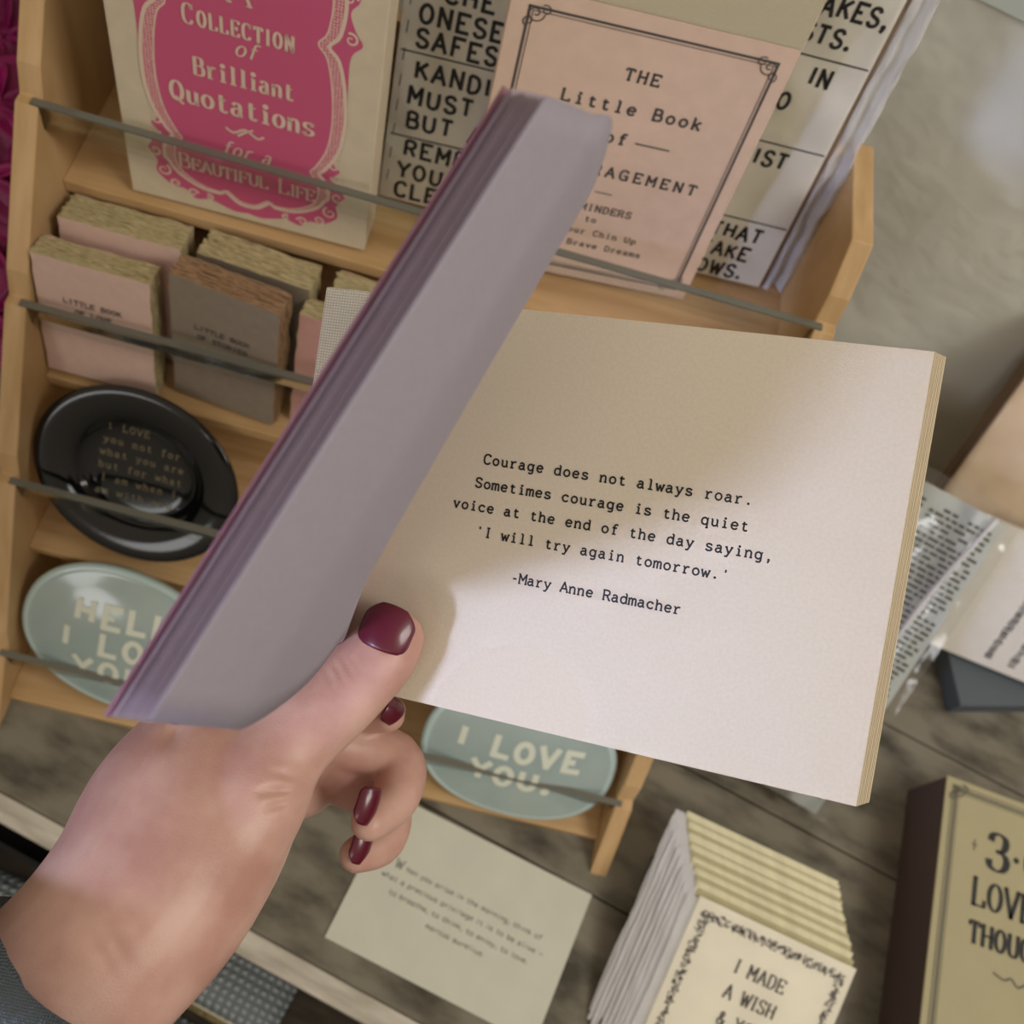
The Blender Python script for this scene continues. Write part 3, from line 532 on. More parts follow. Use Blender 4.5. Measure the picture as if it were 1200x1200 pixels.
deckle('deckle edged book standing behind the grey taupe one', dmw(-.1585, .3335, -4, 7, .020), .0640, .0890, .020, TAUPE, DECK, None, 9)
deckle('dusty pink deckle edged book half hidden by the held book', dmw(-.0965, .3090, -3, 12, .014), .0620, .0850, .014, MPINK, DECK, None, 12)
deckle('deckle edged book behind the dusty pink one, only its top showing', dmw(-.0850, .3320, -3, 10, .018), .0620, .0850, .018, MPINK, DECK, None, 14)
# ================================================================ OVAL DISHES
def dish(name, label, mw, a, c, prof, mats, lines, tm, cap, wt, serif, rot=0, sq=2.0, jit=0, mono=0, gap=1.6, xs=1.0):
    D = empty(name, label, 'dish', mw, 'oval dishes in the lower tiers')
    n = 64
    def sup(t):
        ct, st = math.cos(t), math.sin(t); e = 2/sq
        x, y = a*abs(ct)**e*(1 if ct > 0 else -1), c*abs(st)**e*(1 if st > 0 else -1)
        return (x*math.cos(rot)-y*math.sin(rot), x*math.sin(rot)+y*math.cos(rot))
    b = MB(); E_ = [sup(2*math.pi*k/n) for k in range(n)]
    for (s0, z0), (s1, z1), M in [(prof[i], prof[i+1], mats[i]) for i in range(len(prof)-1)]:
        b.grid([[(x*s0, y*s0, z0) for x, y in E_], [(x*s1, y*s1, z1) for x, y in E_]], M, True)
    s_, z_ = prof[-1]
    if s_ > 1e-6: b.quad([(x*s_, y*s_, z_) for x, y in E_], mats[-1])
    s_, z_ = prof[0]; b.quad([(x*s_, y*s_, z_) for x, y in reversed(E_)], mats[0])
    bo = b.build('body', D, smooth=True)
    bm = bmesh.new(); bm.from_mesh(bo.data); bmesh.ops.remove_doubles(bm, verts=bm.verts, dist=1e-6); bm.to_mesh(bo.data); bm.free()
    def zat(x, y):
        xr, yr = x*math.cos(-rot)-y*math.sin(-rot), x*math.sin(-rot)+y*math.cos(-rot)
        r = (abs(xr/a)**sq+abs(yr/c)**sq)**(1/sq)
        top = [q for q in prof if q[1] > -1]; best = prof[-1][1]
        for i in range(len(prof)-1, 0, -1):
            (sa, za), (sb, zb) = prof[i], prof[i-1]
            if sa <= r <= sb: best = za+(zb-za)*(r-sa)/max(sb-sa, 1e-9); break
        return best
    b = MB()
    for s2, u, v in lines:
        text(b, s2, u, v, cap, wt, tm, serif=serif, jit=jit, mono=mono, gap=gap, xs=xs, mp=lambda x, y: Vector((x, y, zat(x, y)+.0005)))
    lab(b.build('lettering', D), 'lettering under the glaze')
    return D
dp = [(.80, -.010), (.97, -.003), (1.0, 0), (.985, .0012), (.92, .0015), (.80, .0008), (.66, -.001), (.60, -.0035), (.55, -.0065), (.42, -.0072), (.2, -.0075), (0, -.0075)]
dish('glass_dish', 'black oval glass dish with tiny gold writing, on the third tier', lean_mw(-.152, .228, .0985, 0, 40) @ Matrix.Translation((-.024, .0605, .011)), .0635, .0545, dp, [DGLASS]*11,
     [('I LOVE', -.010, .0235), ('you not for', -.001, .0145), ('what you are', .000, .0060), ('but for what', .000, -.0025), ('I am when I', .000, -.0110), ('am with you', -.002, -.0195)], GOLD, .0042, .7, True, rot=R_(-17), mono=6.2)
bp_ = [(.88, -.009), (.98, -.004), (1.0, 0), (.99, .0015), (.955, .0028), (.93, .0026), (.88, .0030), (.75, .0052), (.5, .0080), (.25, .0094), (0, .0098)]
bmats = [BRIM]*5+[BGLASS]*6
dish('glass_dish', 'pale blue domed dish with HELLO lettering at the left of the bottom tier', lean_mw(-.15, .155, .0095, 0, 40) @ Matrix.Translation((-.0205, .057, .009)), .0665, .0515, bp_, bmats,
     [('HELLO', .009, .0135), ('I LOVE', .006, -.0075), ('YOU', -.004, -.0280)], CREAML, .0140, 1.75, False, rot=R_(-12), jit=.3, gap=2.4, xs=1.1, sq=2.15)
dish('glass_dish', 'pale blue domed dish lettered I LOVE YOU, under the held page', lean_mw(.06, .155, .0095, 0, 40) @ Matrix.Translation((.040, .044, .009)), .0670, .0500, bp_, bmats,
     [('I LOVE', -.002, .0025), ('YOU.', -.002, -.0195)], CREAML, .0140, 1.9, False, rot=R_(-3), jit=.3, gap=2.2, xs=1.1, sq=2.3)
dish('glass_dish', 'dark grey dish mostly hidden behind the fingers in the bottom tier', lean_mw(.0, .155, .0095, 0, 40) @ Matrix.Translation((-.036, .050, .007)), .0520, .0440, dp, [DGLASS]*11,
     [('I LOVE', -.01, .0150), ('you', 0, .0050)], GOLD, .0042, .7, True, mono=6.2)
# ================================================================ THINGS ON THE TABLE
C_ = empty('quote_card', 'grey green card with four small printed lines lying at the table front', 'card', Matrix.Translation((.0046, .0426, .0012)) @ Matrix.Rotation(R_(-13.2), 4, 'Z'))
b = MB(); b.box((0, 0, -.0012), (.1521, .1012, .0004), CARDG); b.build('sheet', C_, bevel=.0002)
b = MB(); kw = dict(mono=0, serif=False, z=.0006, xs=1.0, gap=1.1)
text(b, 'W', .0235, .0585, .0058, .7, INKG, serif=True, z=.0006)
text(b, 'hen you arise in the morning, think of', .0800, .0590, .0034, .7, INKG, **kw)
text(b, 'what a precious privilege it is to be alive –', .0755, .0500, .0034, .7, INKG, **kw)
text(b, 'to breathe, to think, to enjoy, to love.'.replace('j', 'i'), .0765, .0415, .0034, .7, INKG, **kw)
text(b, 'marcus aurelius', .0775, .0330, .0034, .7, INKG, **kw)
lab(b.build('lettering', C_), 'small grey lettering')
# stack of wrapped cards
cw, chh, cl = .1118, .138, 68
A0 = Vector((.2338, .1133, .055)); A1 = Vector((.2187, .1654, .055)); yaw = -11.4
NC = 24
Vv = lean_mw(0, 0, 0, yaw, cl).to_3x3() @ Vector((0, 1, 0))
Uv = lean_mw(0, 0, 0, yaw, cl).to_3x3() @ Vector((1, 0, 0))
chh2 = chh
def card(i, f, first=False):
    rnd = random.Random(i*31+5)
    top = A0.lerp(A1, f); base = top-Vv*chh2
    mw = lean_mw(*(base+Vv*rnd.uniform(-.0007, .0007)+Uv*rnd.uniform(-.0012, .0012)), yaw, cl)
    if first: mw = lean_mw(base.x, base.y, base.z+.001, yaw, cl)
    E_ = empty('greeting_card', 'cream greeting card in cellophane edged by its neighbours in the stack behind the wish card', 'card', mw, 'cellophane wrapped cards stacked behind the wish card')
    t = .00068
    b = MB(); b.box((0, 0, -t), (cw, chh2, 0), CARDC if first else (CARDE, ENVE, CARDM)[(i*i*5+i) % 7 % 3]); b.build('sheet', E_, bevel=.0001)
    b = MB(); rows = []
    for j in range(14):
        v = chh2*j/13*1.0-.002
        rows.append([(-(.0075+.004*((i*37)%11)/11)*(1-q/3)+.0005*rnd.uniform(-1, 1), v, -t*.5+(.0003*math.sin(j*1.1+i))*(1-q/3)) for q in range(4)])
    b.grid(rows, CELLE); lab(b.build('sleeve', E_, smooth=True), 'shiny cellophane edge')
    return E_
for i in range(NC): card(i, 1-(i/(NC))*.94)
FC = card(99, 0, True)
tag(FC, 'front card of the stack with a floral border and I MADE A WISH lettering', 'card')
b = MB(); rnd = random.Random(4)
for (xa, ya, xb, yb) in ((.008, .129, .104, .129), (.008, .129, .008, .01), (.104, .129, .104, .01)):
    n = int(math.hypot(xb-xa, yb-ya)/.0016)
    for i in range(n):
        f = i/n; x = xa+(xb-xa)*f; y = ya+(yb-ya)*f
        for q in range(3):
            px, py = x+rnd.uniform(-.0024, .0024), y+rnd.uniform(-.0024, .0024); r = rnd.uniform(.0006, .0013); a0 = rnd.uniform(0, 6)
            b.ribbon([(px+r*math.cos(a0+t*.9), py+r*math.sin(a0+t*.9)) for t in range(5)], .0005, INKB, .0004)
for s_, v in (('I MADE', .1035), ('A WISH', .0865), ('& YOU', .0695), ('CAME', .0525), ('TRUE', .0355)):
    text(b, s_, .056, v, .0085, .9, INKB, .0005, contrast=.55, xs=.8, gap=1.5)
lab(b.build('lettering', FC), 'grey lettering inside a floral border')
b = MB(); rows = [[(-.001+(cw+.004)*i/24, chh2*j/24, .0012+.0012*noise.noise(Vector((i*.3, j*.3, 9)))) for i in range(25)] for j in range(25)]
b.grid(rows, CELLO); lab(b.build('wrapper', FC, smooth=True), 'clear cellophane wrapper')
# low tray that holds the stack
tb = lean_mw(0, 0, 0, yaw, 90); tb.translation = (A1.x-.045, -.03, 0)
TR = empty('card_tray', 'blue grey card tray under the stack of wrapped cards', 'tray', Matrix.Translation((.2075, .012, .001)) @ Matrix.Rotation(R_(yaw), 4, 'Z'))
low_ = min(0, 0)
b = MB(); b.box((-.0170, -.075, -.001), (.118, .128, .0006), BLUEG); b.build('base', TR)
b = MB(); b.box((-.0185, -.075, -.001), (-.0170, .128, .006), BLUEG); b.build('side', TR)
b = MB()
# thick box of love thoughts
BX = empty('boxed_book', 'thick olive cream boxed book with 3 and LOVE THOUGHTS lettering at the right', 'book', Matrix.Translation((.3873, .0549, .055)) @ Matrix.Rotation(R_(-6.6), 4, 'Z'))
bw, bh = .150, .181
b = MB(); b.box((0, -.03, -.0548), (bw, bh, -.0015), BOXS); lab(b.build('box_body', BX, bevel=.001), 'mauve grey box side')
b = MB(); b.box((-.0005, -.0305, -.0015), (bw+.0005, bh+.0005, 0), BOXT); b.build('cover', BX, bevel=.0006)
b = MB(); x0 = .0065
for o_, w in ((.0045, .0007), (.0065, .0016), (.0092, .0005)): frame_lines(b, o_, -.03+o_, bw-o_, bh-o_, w, INKG)
scroll(b, .003, bh-.003, .010, INKG, 1, -1, .0009); scroll(b, bw-.003, bh-.003, .010, INKG, -1, -1, .0009)
text(b, '3', .0425, .1270, .0250, 1.25, INK, .0004, contrast=.30, xs=.95); text(b, '·', .0565, .1300, .0200, .9, INK, .0004); text(b, '0', .0725, .1270, .0250, 1.3, INK, .0004, contrast=.3)
text(b, 'LOVE', .027, .0990, .0180, 1.05, INK, .0004, contrast=.4, align='l', xs=.75, gap=1.2)
text(b, 'THOUGHTS', .027, .0740, .0140, 1.25, INK, .0004, contrast=.5, align='l', xs=.72, gap=1.3)
b.ribbon([(.0225, .139), (.027, .139)], .0006, INK, .0004); b.ribbon([(.0248, .135), (.0248, .143)], .0006, INK, .0004)
b.ribbon(spline([(.046, .060), (.054, .0575), (.059, .060), (.064, .056), (.070, .060)]), .0012, INKG, .0004)
lab(b.build('lettering', BX), 'black antique lettering and ruled border')
# newsprint print pack
NP = empty('print_packet', 'cellophane packet printed with dense grey newsprint, leaning behind the held book', 'print', lean_mw(.2209, .2271, .0115, -15.9, 49.7))
nw, nh = .1194, .2557
b = MB(); b.box((0, 0, -.008), (nw-.006, nh-.008, 0), NEWS); b.build('sheet', NP)
b = MB(); rnd = random.Random(11); v = nh-.018
text(b, 'THE BALLAD', .040, nh-.024, .006, 1.2, INKB, .0004, xs=.8); text(b, 'OF CARDS', .040, nh-.034, .006, 1.2, INKB, .0004, xs=.8)
b = MB()
for c0, c1 in ((.006, .058), (.063, .110)):
    v = nh-.020
    while v > .008:
        x = c0
        while x < c1-.003:
            l = rnd.uniform(.003, .009); l = min(l, c1-x)
            if rnd.random() < .93: b.box((x, v, 0), (x+l, v+.0022, .0003), INKG)
            x += l+.0014
        v -= .0043
lab(b.build('lettering', NP), 'dense rows of grey type')
b = MB(); rows = [[(-.002+(nw+.004)*i/30, -.002+(nh+.004)*j/50, .0018+.0022*noise.noise(Vector((i*.16, j*.12, 2)))+(.004*math.exp(-((i-24)/2.5)**2))) for i in range(31)] for j in range(51)]
b.grid(rows, clear('newsprint_cellophane', (.95, .96, .97), .07, .10, .5, 30)); lab(b.build('wrapper', NP, smooth=True), 'creased clear cellophane wrapper')
b = MB(); rows = []
for j in range(40):
    v = nh*(.97-.90*j/39); uc = .104-.013*math.sin(j/39*3.1)+.0015*noise.noise(Vector((j*.3, 2, 2)))
    wv = .0022+.0016*noise.noise(Vector((j*.25, 8, 1)))
    rows.append([(uc+wv*math.cos(q*math.pi/6), v, .0035+.0035*math.sin(q*math.pi/6)) for q in range(7)])
b.grid(rows, CELLE); lab(b.build('wrapper_glint_fold', NP, smooth=True), 'wrapper fold in white film standing in for its glint')  # white strip along the fold paints the window reflection on the film
# white print on its plinth
PL = MB(); PL.box((0, 0, 0), (.15, .10, .020), BLUEG)
o = PL.build('display_plinth', bevel=.001); o.matrix_world = Matrix.Translation((.440, .305, .0004)) @ Matrix.Rotation(R_(14), 4, 'Z')
tag(o, 'blue grey block in shadow under the white print at the right edge', 'plinth')
WPO = (.4185, .3440, .030)
WP = empty('print_packet', 'white print with two dark printed strips on the blue grey block at right', 'print', lean_mw(*WPO, -8.3, 33))
b = MB(); b.box((-.03, 0, -.008), (.13, .115, 0), WHITEP); b.build('sheet', WP, bevel=.0005)
b = MB()
for u0 in (.0335, .0535):
    for q in range(22):
        v = .008+q*.0026; b.box((u0-.0035+rnd.uniform(0, .0015), v, 0), (u0+.0035-rnd.uniform(0, .0015), v+rnd.uniform(.0012, .0022), .0003), INKB)
lab(b.build('print_strips', WP), 'dark grey printed strips')
BP = empty('print_packet', 'beige wrapped print with a brown edge leaning at the right edge of the picture', 'print', lean_mw(.3588, .3782, .024, -11, 30.7))
b = MB(); b.box((0, .02, -.003), (.16, .262, 0), mat('beige_print', 'e2cdb2', .6, col2='c9b193', scale=14, detail=3)); b.build('sheet', BP)
b = MB(); b.box((-.001, .02, -.022), (.16, .262, -.0031), BROWNE); lab(b.build('backing', BP), 'brown backing edge')
b = MB(); rows = [[(-.010+.175*i/20, .016+.248*j/20, .0012+.001*noise.noise(Vector((i*.4, j*.3, 4)))-(.012 if i == 0 else 0)) for i in range(21)] for j in range(21)]
b.grid(rows, CELLO); lab(b.build('wrapper', BP, smooth=True), 'clear cellophane wrapper')
# ================================================================ BELOW THE TABLE EDGE
def pouch(label, a, c, w, d, rz, z=-.1995):
    P = empty('knit_pouch', label, 'pouch', TM @ Matrix.Translation((a, c, z)) @ Matrix.Rotation(R_(rz), 4, 'Z'), 'grey knitted pouches on the lower shelf')
    b = MB(); rows = []
    for i in range(17):
        rows.append([])
        for j in range(33):
            x = -1+2*j/32; y = -1+2*i/16
            e = max(0, (1-abs(x)**4)*(1-abs(y)**4))**.5
            rows[-1].append((x*w/2, y*d/2, .012+e*.032+.0018*math.sin(j*2.6+(i % 2)*1.6)*math.sin(i*2.2)*e))
    b.grid(rows, KNIT); b.grid([[(p[0], p[1], .012-(p[2]-.012)*.35) for p in r] for r in rows], KNIT, flip=True); b.build('body', P, smooth=True)
    b = MB(); b.box((-w*.46, -d/2-.004, .010), (w*.46, -d/2+.006, .0165), ZIP); b.box((-w*.46, -d/2+.0005, .0165), (w*.46, -d/2+.0018, .0180), CARDE); lab(b.build('zipper', P), 'brass zipper')
pouch('grey knitted pouch with a brass zip below the table edge, right of the wrist', -.100, .012, .185, .092, 0)
pouch('grey knitted pouch nearest the bottom edge of the picture', -.120, -.088, .20, .090, -3)
pouch('grey knitted pouch in the bottom left corner beyond the wrist', -.300, -.062, .17, .085, 4)
b = MB(); b.box((-.37, -.004, -.1995), (-.200, .0, -.115), BLACK); b.box((-.37, .2, -.1995), (-.200, .204, -.115), BLACK); b.box((-.37, .0, -.1995), (-.366, .2, -.115), BLACK); b.box((-.204, .0, -.1995), (-.200, .2, -.115), BLACK); b.box((-.366, 0, -.1995), (-.204, .2, -.1955), BLACK)  # black sides paint the shade in the gap behind the trim
o = b.build('storage_box'); o.matrix_world = TM; tag(o, 'open box coloured black for the shaded gap on the lower shelf at the left edge', 'box')
# ================================================================ FLOWERS LEFT OF THE RACK
FL = empty('silk_flowers', 'magenta flowers with added black leaves filling the dark gap left of the display rack', 'flowers', Matrix.Translation((-.36, .42, .0)))
rnd = random.Random(21); fo = Vector((-.36, .42, 0))
b = MB()
b.grid([[Vector((r*math.cos(q*math.pi/12), r*math.sin(q*math.pi/12), z)) for q in range(24)] for r, z in ((.001, .0015), (.034, .0015), (.045, .085), (.048, .09), (.044, .088), (.040, .075), (.001, .075))], LEAFD, True); b.build('pot', FL, smooth=True)
b = MB()
for q in range(12):
    a0 = rnd.uniform(0, 6.28); t_ = Vector((.055*math.cos(a0)-.01, .07*math.sin(a0), rnd.uniform(.18, .40)))
    b.tube([Vector((.01*math.cos(a0), .01*math.sin(a0), .07)), t_*.5+Vector((0, 0, .04)), t_], .0016, LEAFD, 6)
b.build('stems', FL)
def petal(c, n, up, L, Wd, cup, M):
    n = n.normalized(); a = (up-n*up.dot(n)).normalized(); s = a.cross(n); rows = []
    for i in range(9):
        t = i/8; wf = math.sin(math.pi*min(1, .08+t*.86))**.7
        rows.append([c+a*(t*L)+s*(q/4*Wd*wf)+n*(cup*((q/4)**2*wf+(t-.4)**2*1.5)+.0015*math.sin(q*2+t*7)) for q in range(-4, 5)])
    return rows
b = MB()
for q in range(46):
    c = Vector((rnd.uniform(-.085, .080), rnd.uniform(-.10, .10), rnd.uniform(.08, .40)))
    if c.x > .055: c.x = .055
    b.grid(petal(c, Vector((rnd.uniform(-.5, .5), rnd.uniform(-1, .2), rnd.uniform(.1, 1))), Vector((rnd.uniform(-1, 0), rnd.uniform(-1, 1), 1)), .05, .017, .006, LEAFD), LEAFD)
b.build('leaves', FL, smooth=True)  # near-black foliage added to darken the background behind the petals
for (px, py, d) in ((6, 45, .58), (12, 130, .575), (4, 215, .58), (10, 290, .60), (2, 370, .62), (-30, 90, .58), (-35, 250, .6)):
    c = ROT_c = W(px, py, d)-fo; f = MB()
    c.x = min(c.x, .068)
    for q in range(5):
        a0 = q*1.257+rnd.uniform(-.3, .3); n = Vector((.35*math.cos(a0), -.6+.35*math.sin(a0), .8))
        u = Vector((math.cos(a0), .35*math.sin(a0), .9*math.sin(a0)))
        f.grid(petal(c, n, u, .036, .017, .007, PETAL), PETAL)
    o = f.build('flower_head', FL, smooth=True); sm = o.modifiers.new('solid', 'SOLIDIFY'); sm.thickness = .0004
# ================================================================ THE HELD BOOK
h_ = Vector((.937, .159, -.311)).normalized(); v_ = Vector((-.153, 1, .05)); v_ = (v_-h_*h_.dot(v_)).normalized(); n_ = h_.cross(v_)
o_ = Vector(((1095-600)/1200*.297, (412-600)/1200*.297, .297))
BM = Matrix((ROT @ h_, ROT @ -v_, ROT @ -n_)).transposed().to_4x4(); BM.translation = CAM + ROT @ o_
HB = empty('open_book', 'open book with a cream page of typewritten quotation held in the hand', 'book', BM)
BI = BM.inverted()
PW, PH, BT = .198, .1356, .0085
b = MB(); sk = .0040; nl = 12
P0 = [(-PW+.0006, 0), (0, 0), (0, -PH), (-PW+.0006, -PH)]
b.quad([(-PW+.0006, -PH, 0), (0, -PH, 0), (0, 0, 0), (-PW+.0006, 0, 0)], PAGE)
for i in range(nl):
    f0, f1 = i/nl, (i+.9)/nl; s0, s1 = sk*f0, sk*f1
    jj = .00012*math.sin(i*2.1)
    z0, z1 = -BT*f0, -BT*f1
    a = [(-PW+.0006, -PH, z0), (s0+jj, -PH, z0), (s0+jj, 0, z0), (-PW+.0006, 0, z0)]; c = [(-PW+.0006, -PH, z1), (s1+jj, -PH, z1), (s1+jj, 0, z1), (-PW+.0006, 0, z1)]
    b.add(a+c, [(0, 1, 5, 4), (1, 2, 6, 5), (2, 3, 7, 6), (3, 0, 4, 7), (7, 4, 5, 6)], PAGE_E)
lab(b.build('page_block', HB), 'cream page facing up with the pages under it')
b = MB(); b.box((-PW, -PH-.0003, -BT-.0018), (sk-.0004, .0003, -BT-.0001), PINKC); lab(b.build('back_cover', HB, bevel=.0004), 'pink back cover')
b = MB(); b.box((-PW-.0008, -PH-.0004, .0003), (-.1795, .0004, .0012), LINEN); b.box((-PW-.0016, -PH-.0004, -BT-.002), (-PW-.0003, .0004, .0012), LINEN); lab(b.build('spine_strip', HB, bevel=.0003), 'cream linen spine strip')
b = MB(); b.box((-.1796, -PH, .0003), (-.1755, .0003, .0010), PINKC); b.build('cover_hinge', HB)
def cuv(px, py):
    r = Vector(((px-600)/1200, (py-600)/1200, 1)); t = o_.dot(n_)/r.dot(n_); q = r*t-o_; return q.dot(h_), -q.dot(v_)
b = MB()
for s_, u0, u1, vv in (('Courage does not always roar.', -.1327, -.0436, -.0521), ('Sometimes courage is the quiet', -.1345, -.0436, -.0602), ('voice at the end of the day saying,', -.1412, -.0350, -.0680), ("'I will try again tomorrow.'", -.1316, -.0470, -.0762), ('-Mary Anne Radmacher', -.1170, -.0600, -.0892)):
    cap = .0031; pitch = (u1-u0)/len(s_)/(cap/6)
    text(b, s_, u0, vv, cap, 1.12, INK, .00015, mono=pitch, align='l', xs=1.04, seg=5)
lab(b.build('lettering', HB), 'black typewritten quotation')
def sheet_rows(k, nt=28):
    ox = -4.6*k; dz = .0022*k
    A = [(640+ox, 112-1.0*k, .177+dz), (690+ox*1.2, 132+.4*k, .190+dz*1.6), (716+ox*1.5, 152+.6*k, .205+dz*1.8), (666+ox*1.3, 265, .252+dz*1.4), (556+ox*.4, 352, .318), (500, 349, .340), (462, 347, .352)]
    B_ = [(172+ox, 845-.6*k, .177+dz), (246+ox*1.2, 850-.5*k, .191+dz*1.6), (292+ox*1.5, 850-.5*k, .208+dz*1.8), (360+ox*1.3, 800, .256+dz*1.4), (404+ox*.4, 744, .314), (397, 764, .344), (396, 798, .3605)]
    def cur(P):
        q = [W(*p) for p in P]; out = []
        for i in range(len(q)-1):
            a, b2, c, d = q[max(i-1, 0)], q[i], q[i+1], q[min(i+2, len(q)-1)]
            for j in range(7):
                t = j/7; out.append(.5*((2*b2)+(c-a)*t+(2*a-5*b2+4*c-d)*t*t+(3*b2-a-3*c+d)*t**3))
        return out+[q[-1]]
    ca, cb = cur(A), cur(B_)
    return [[BI @ (p.lerp(q, t/20)) for p, q in zip(ca, cb)] for t in range(21)]
b = MB(); b.grid(sheet_rows(0), PAGE_T); o = b.build('turned_page', HB, smooth=True); lab(o, 'shade-greyed back of the turned pages arching toward the viewer'); sm = o.modifiers.new('solid', 'SOLIDIFY'); sm.thickness = .00025; sm.offset = 0
b = MB(); rnd = random.Random(3)
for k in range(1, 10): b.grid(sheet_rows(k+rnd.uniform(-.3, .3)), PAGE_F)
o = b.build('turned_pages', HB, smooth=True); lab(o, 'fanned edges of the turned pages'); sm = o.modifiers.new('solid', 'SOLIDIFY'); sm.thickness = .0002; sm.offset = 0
b = MB(); b.grid(sheet_rows(10.6), mat('shaded_pink_cover', '9a6c78', .6)); o = b.build('front_cover', HB, smooth=True); lab(o, 'pink front cover turned back with the pages'); sm = o.modifiers.new('solid', 'SOLIDIFY'); sm.thickness = .0008; sm.offset = 0  # pink cover darkened to mauve for the shade behind the pages
# ================================================================ THE PERSON'S ARM AND HAND
def loft(mb, st, n=20, caps=True, M=SKIN):
    """st: (px, py, depth, width in px, thickness ratio)"""
    P = [W(*s[:3]) for s in st]; rows = []
    for i, p in enumerate(P):
        t = (P[min(i+1, len(P)-1)]-P[max(i-1, 0)]).normalized(); vd = (p-CAM).normalized()
        wv = t.cross(vd).normalized(); dv = wv.cross(t).normalized(); r = st[i][3]/2*st[i][2]/1200
        rows.append([p+wv*(r*math.cos(2*math.pi*k/n))+dv*(r*st[i][4]*math.sin(2*math.pi*k/n)) for k in range(n)])
    if caps:
        def cap_rows(r0, c, d, rr): return [[c+(q-c)*math.cos(a)+d*(rr*math.sin(a)) for q in r0] for a in (.45, .9, 1.3, 1.55)]
        t1 = (P[-1]-P[-2]).normalized(); t0 = (P[0]-P[1]).normalized()
        r1 = min((rows[-1][0]-P[-1]).length, (rows[-1][n//4]-P[-1]).length); r0 = min((rows[0][0]-P[0]).length, (rows[0][n//4]-P[0]).length)
        rows = list(reversed(cap_rows(rows[0], P[0], t0, r0)))+rows+cap_rows(rows[-1], P[-1], t1, r1)
    b0 = len(mb.v); mb.grid(rows, M, True)
    k = mb.mi(M); mb.f.append([b0+i for i in range(n)][::-1]); mb.m.append(k); e = b0+(len(rows)-1)*n; mb.f.append([e+i for i in range(n)]); mb.m.append(k)
def dense_st(st, k=5):
    out = []
    for i in range(len(st)-1):
        a, b2, c, d = st[max(i-1, 0)], st[i], st[i+1], st[min(i+2, len(st)-1)]
        for j in range(k):
            t = j/k; out.append(tuple(.5*((2*b2[q])+(c[q]-a[q])*t+(2*a[q]-5*b2[q]+4*c[q]-d[q])*t*t+(3*b2[q]-a[q]-3*c[q]+d[q])*t**3) for q in range(5)))
    return out+[st[-1]]
b = MB()
ARM = [(-190, 1400, .285, 262, .85), (-60, 1285, .287, 254, .82), (35, 1197, .290, 246, .80), (110, 1124, .297, 240, .80), (176, 1045, .308, 246, .80), (222, 962, .322, 246, .78), (262, 890, .336, 214, .74), (285, 815, .358, 170, .66), (300, 760, .372, 130, .62)]
loft(b, dense_st(ARM), 28)
loft(b, dense_st([(240, 985, .318, 190, .85), (292, 925, .324, 152, .85), (335, 872, .331, 112, .92), (400, 815, .336, 96, .90), (445, 768, .3385, 88, .86), (462, 742, .340, 76, .80)]))
loft(b, dense_st([(300, 830, .368, 76, 1), (330, 775, .380, 66, 1), (420, 826, .384, 58, .95), (456, 836, .376, 46, .9)]))
loft(b, dense_st([(290, 850, .362, 80, 1), (380, 868, .384, 64, 1), (463, 888, .392, 62, 1), (463, 935, .380, 58, 1), (432, 964, .366, 46, .95)]))
loft(b, dense_st([(290, 880, .362, 80, 1), (370, 905, .388, 60, 1), (448, 940, .400, 58, 1), (448, 985, .390, 54, 1), (417, 1002, .376, 43, .95)]))
loft(b, dense_st([(295, 900, .355, 80, 1), (345, 930, .375, 60, 1), (372, 922, .388, 50, 1), (380, 900, .384, 42, .95)]))
PB = b.build('person', smooth=True)
rm = PB.modifiers.new('r', 'REMESH'); rm.mode = 'VOXEL'; rm.voxel_size = .0010; rm.use_smooth_shade = True
s1 = PB.modifiers.new('s', 'SMOOTH'); s1.factor = .5; s1.iterations = 16
dg = bpy.context.evaluated_depsgraph_get(); me = bpy.data.meshes.new_from_object(PB.evaluated_get(dg)); PB.modifiers.clear(); PB.data = me
me.materials.clear(); me.materials.append(SKIN); me.polygons.foreach_set('use_smooth', [True]*len(me.polygons))
# creases at the thumb knuckle and the web, soft tendons on the back of the hand
def crease(p0, p1, d, dep, w):
    a, c = W(*p0, d), W(*p1, d); ab = c-a
    for v in me.vertices:
        t = (v.co-a).dot(ab)/ab.dot(ab)
        if -.1 < t < 1.1:
            q = a+ab*t; e = v.co-q; vd = (v.co-CAM).normalized(); e -= vd*e.dot(vd); r = e.length
            if r < w*3 and (v.co-q).length < .03: v.co += vd*dep*math.exp(-(r/w)**2)*max(0, 1-abs(t-.5)*1.7)
for args in (((398, 766), (416, 797), .327, .0011, .0009), ((389, 771), (404, 803), .327, .0012, .0009), ((379, 778), (393, 809), .326, .0010, .0009), ((407, 765), (424, 790), .328, .0007, .0008),
             ((300, 928), (352, 926), .31, .0016, .0014), ((308, 948), (350, 938), .31, .0014, .0012), ((318, 905), (356, 912), .318, .0010, .0012), ((190, 870), (218, 848), .315, .0020, .003), ((118, 1075), (150, 1130), .285, .0010, .0018), ((98, 1085), (135, 1145), .285, .0009, .0018), ((135, 1040), (165, 1090), .29, .0007, .0018)): crease(*args)
me.update()
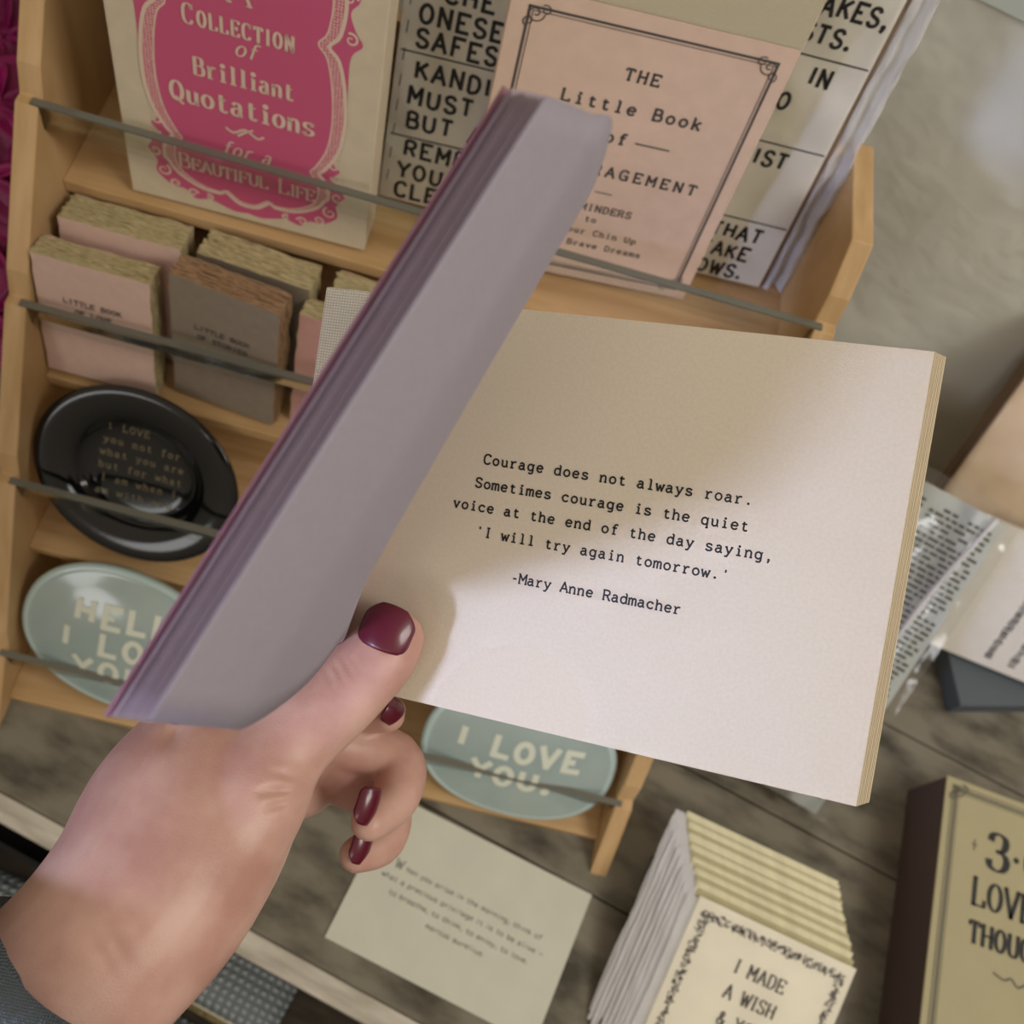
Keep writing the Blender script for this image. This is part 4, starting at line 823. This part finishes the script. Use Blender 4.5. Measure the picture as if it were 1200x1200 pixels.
tag(PB, 'person seen as one left hand and wrist in a grey sleeve holding the open book', 'person')
def nail(label, c, axis, nrm, ln, wd, R, flat=.5):
    a = (ROT @ Vector(axis)); n = (ROT @ Vector(nrm)).normalized(); a = (a-n*a.dot(n)).normalized(); s = a.cross(n).normalized(); c0 = W(*c); b = MB(); rows = []
    th_ = math.asin(min(.95, wd/2/R))
    for i in range(15):
        t = i/14
        wf = min(1, (1-(1-min(1, t/.30))**2)**.5*.30+.70) if t < .3 else (1 if t < .6 else (1-((t-.6)/.4)**2.6*.55))
        ex = 0
        row = []
        for q in range(-7, 8):
            u = q/7*wf; ang = u*th_
            tt = t-.5+(.10*(u*u) if t < .35 else 0)*(1-t/.35)-(.13*u*u*max(0, (t-.6)/.4))
            row.append(c0+a*(tt*ln)+s*(R*math.sin(ang))+n*(R*math.cos(ang)-R-.0022*(2*(t-.45))**2*flat))
        rows.append(row)
    b.grid(rows, NAIL); o = b.build('fingernail', PB, smooth=True); sm = o.modifiers.new('solid', 'SOLIDIFY'); sm.thickness = .0007; sm.offset = 0
    return lab(o, label)
nail('burgundy thumbnail', (452, 735, .3288), (.36, -.93, 0), (-.05, -.22, -1), .0152, .0172, .0120)
nail('burgundy fingernail of the middle finger', (436, 946, .3585), (-.30, 1, -.2), (.75, .12, -.65), .0135, .0105, .0062)
nail('burgundy fingernail of the ring finger', (428, 994, .3700), (-.30, 1, -.2), (.75, .12, -.65), .0125, .0098, .0060)
nail('burgundy fingernail of the index finger', (466, 834, .3705), (.55, .35, .3), (.8, .0, -.6), .0115, .0100, .0060)
b = MB(); SL = [(-202, 1382, .285, 320, .94), (-37, 1246, .286, 296, .97), (54, 1164, .2885, 280, 1.0), (72, 1147, .2895, 271, 1.0), (64, 1154, .2895, 257, .95), (-12, 1222, .2875, 254, .92)]
loft(b, SL, 40, caps=False, M=CUFF)
b.f = b.f[:-2]; b.m = b.m[:-2]
lab(b.build('sweater_sleeve', PB, smooth=True), 'grey knitted sleeve cuff')
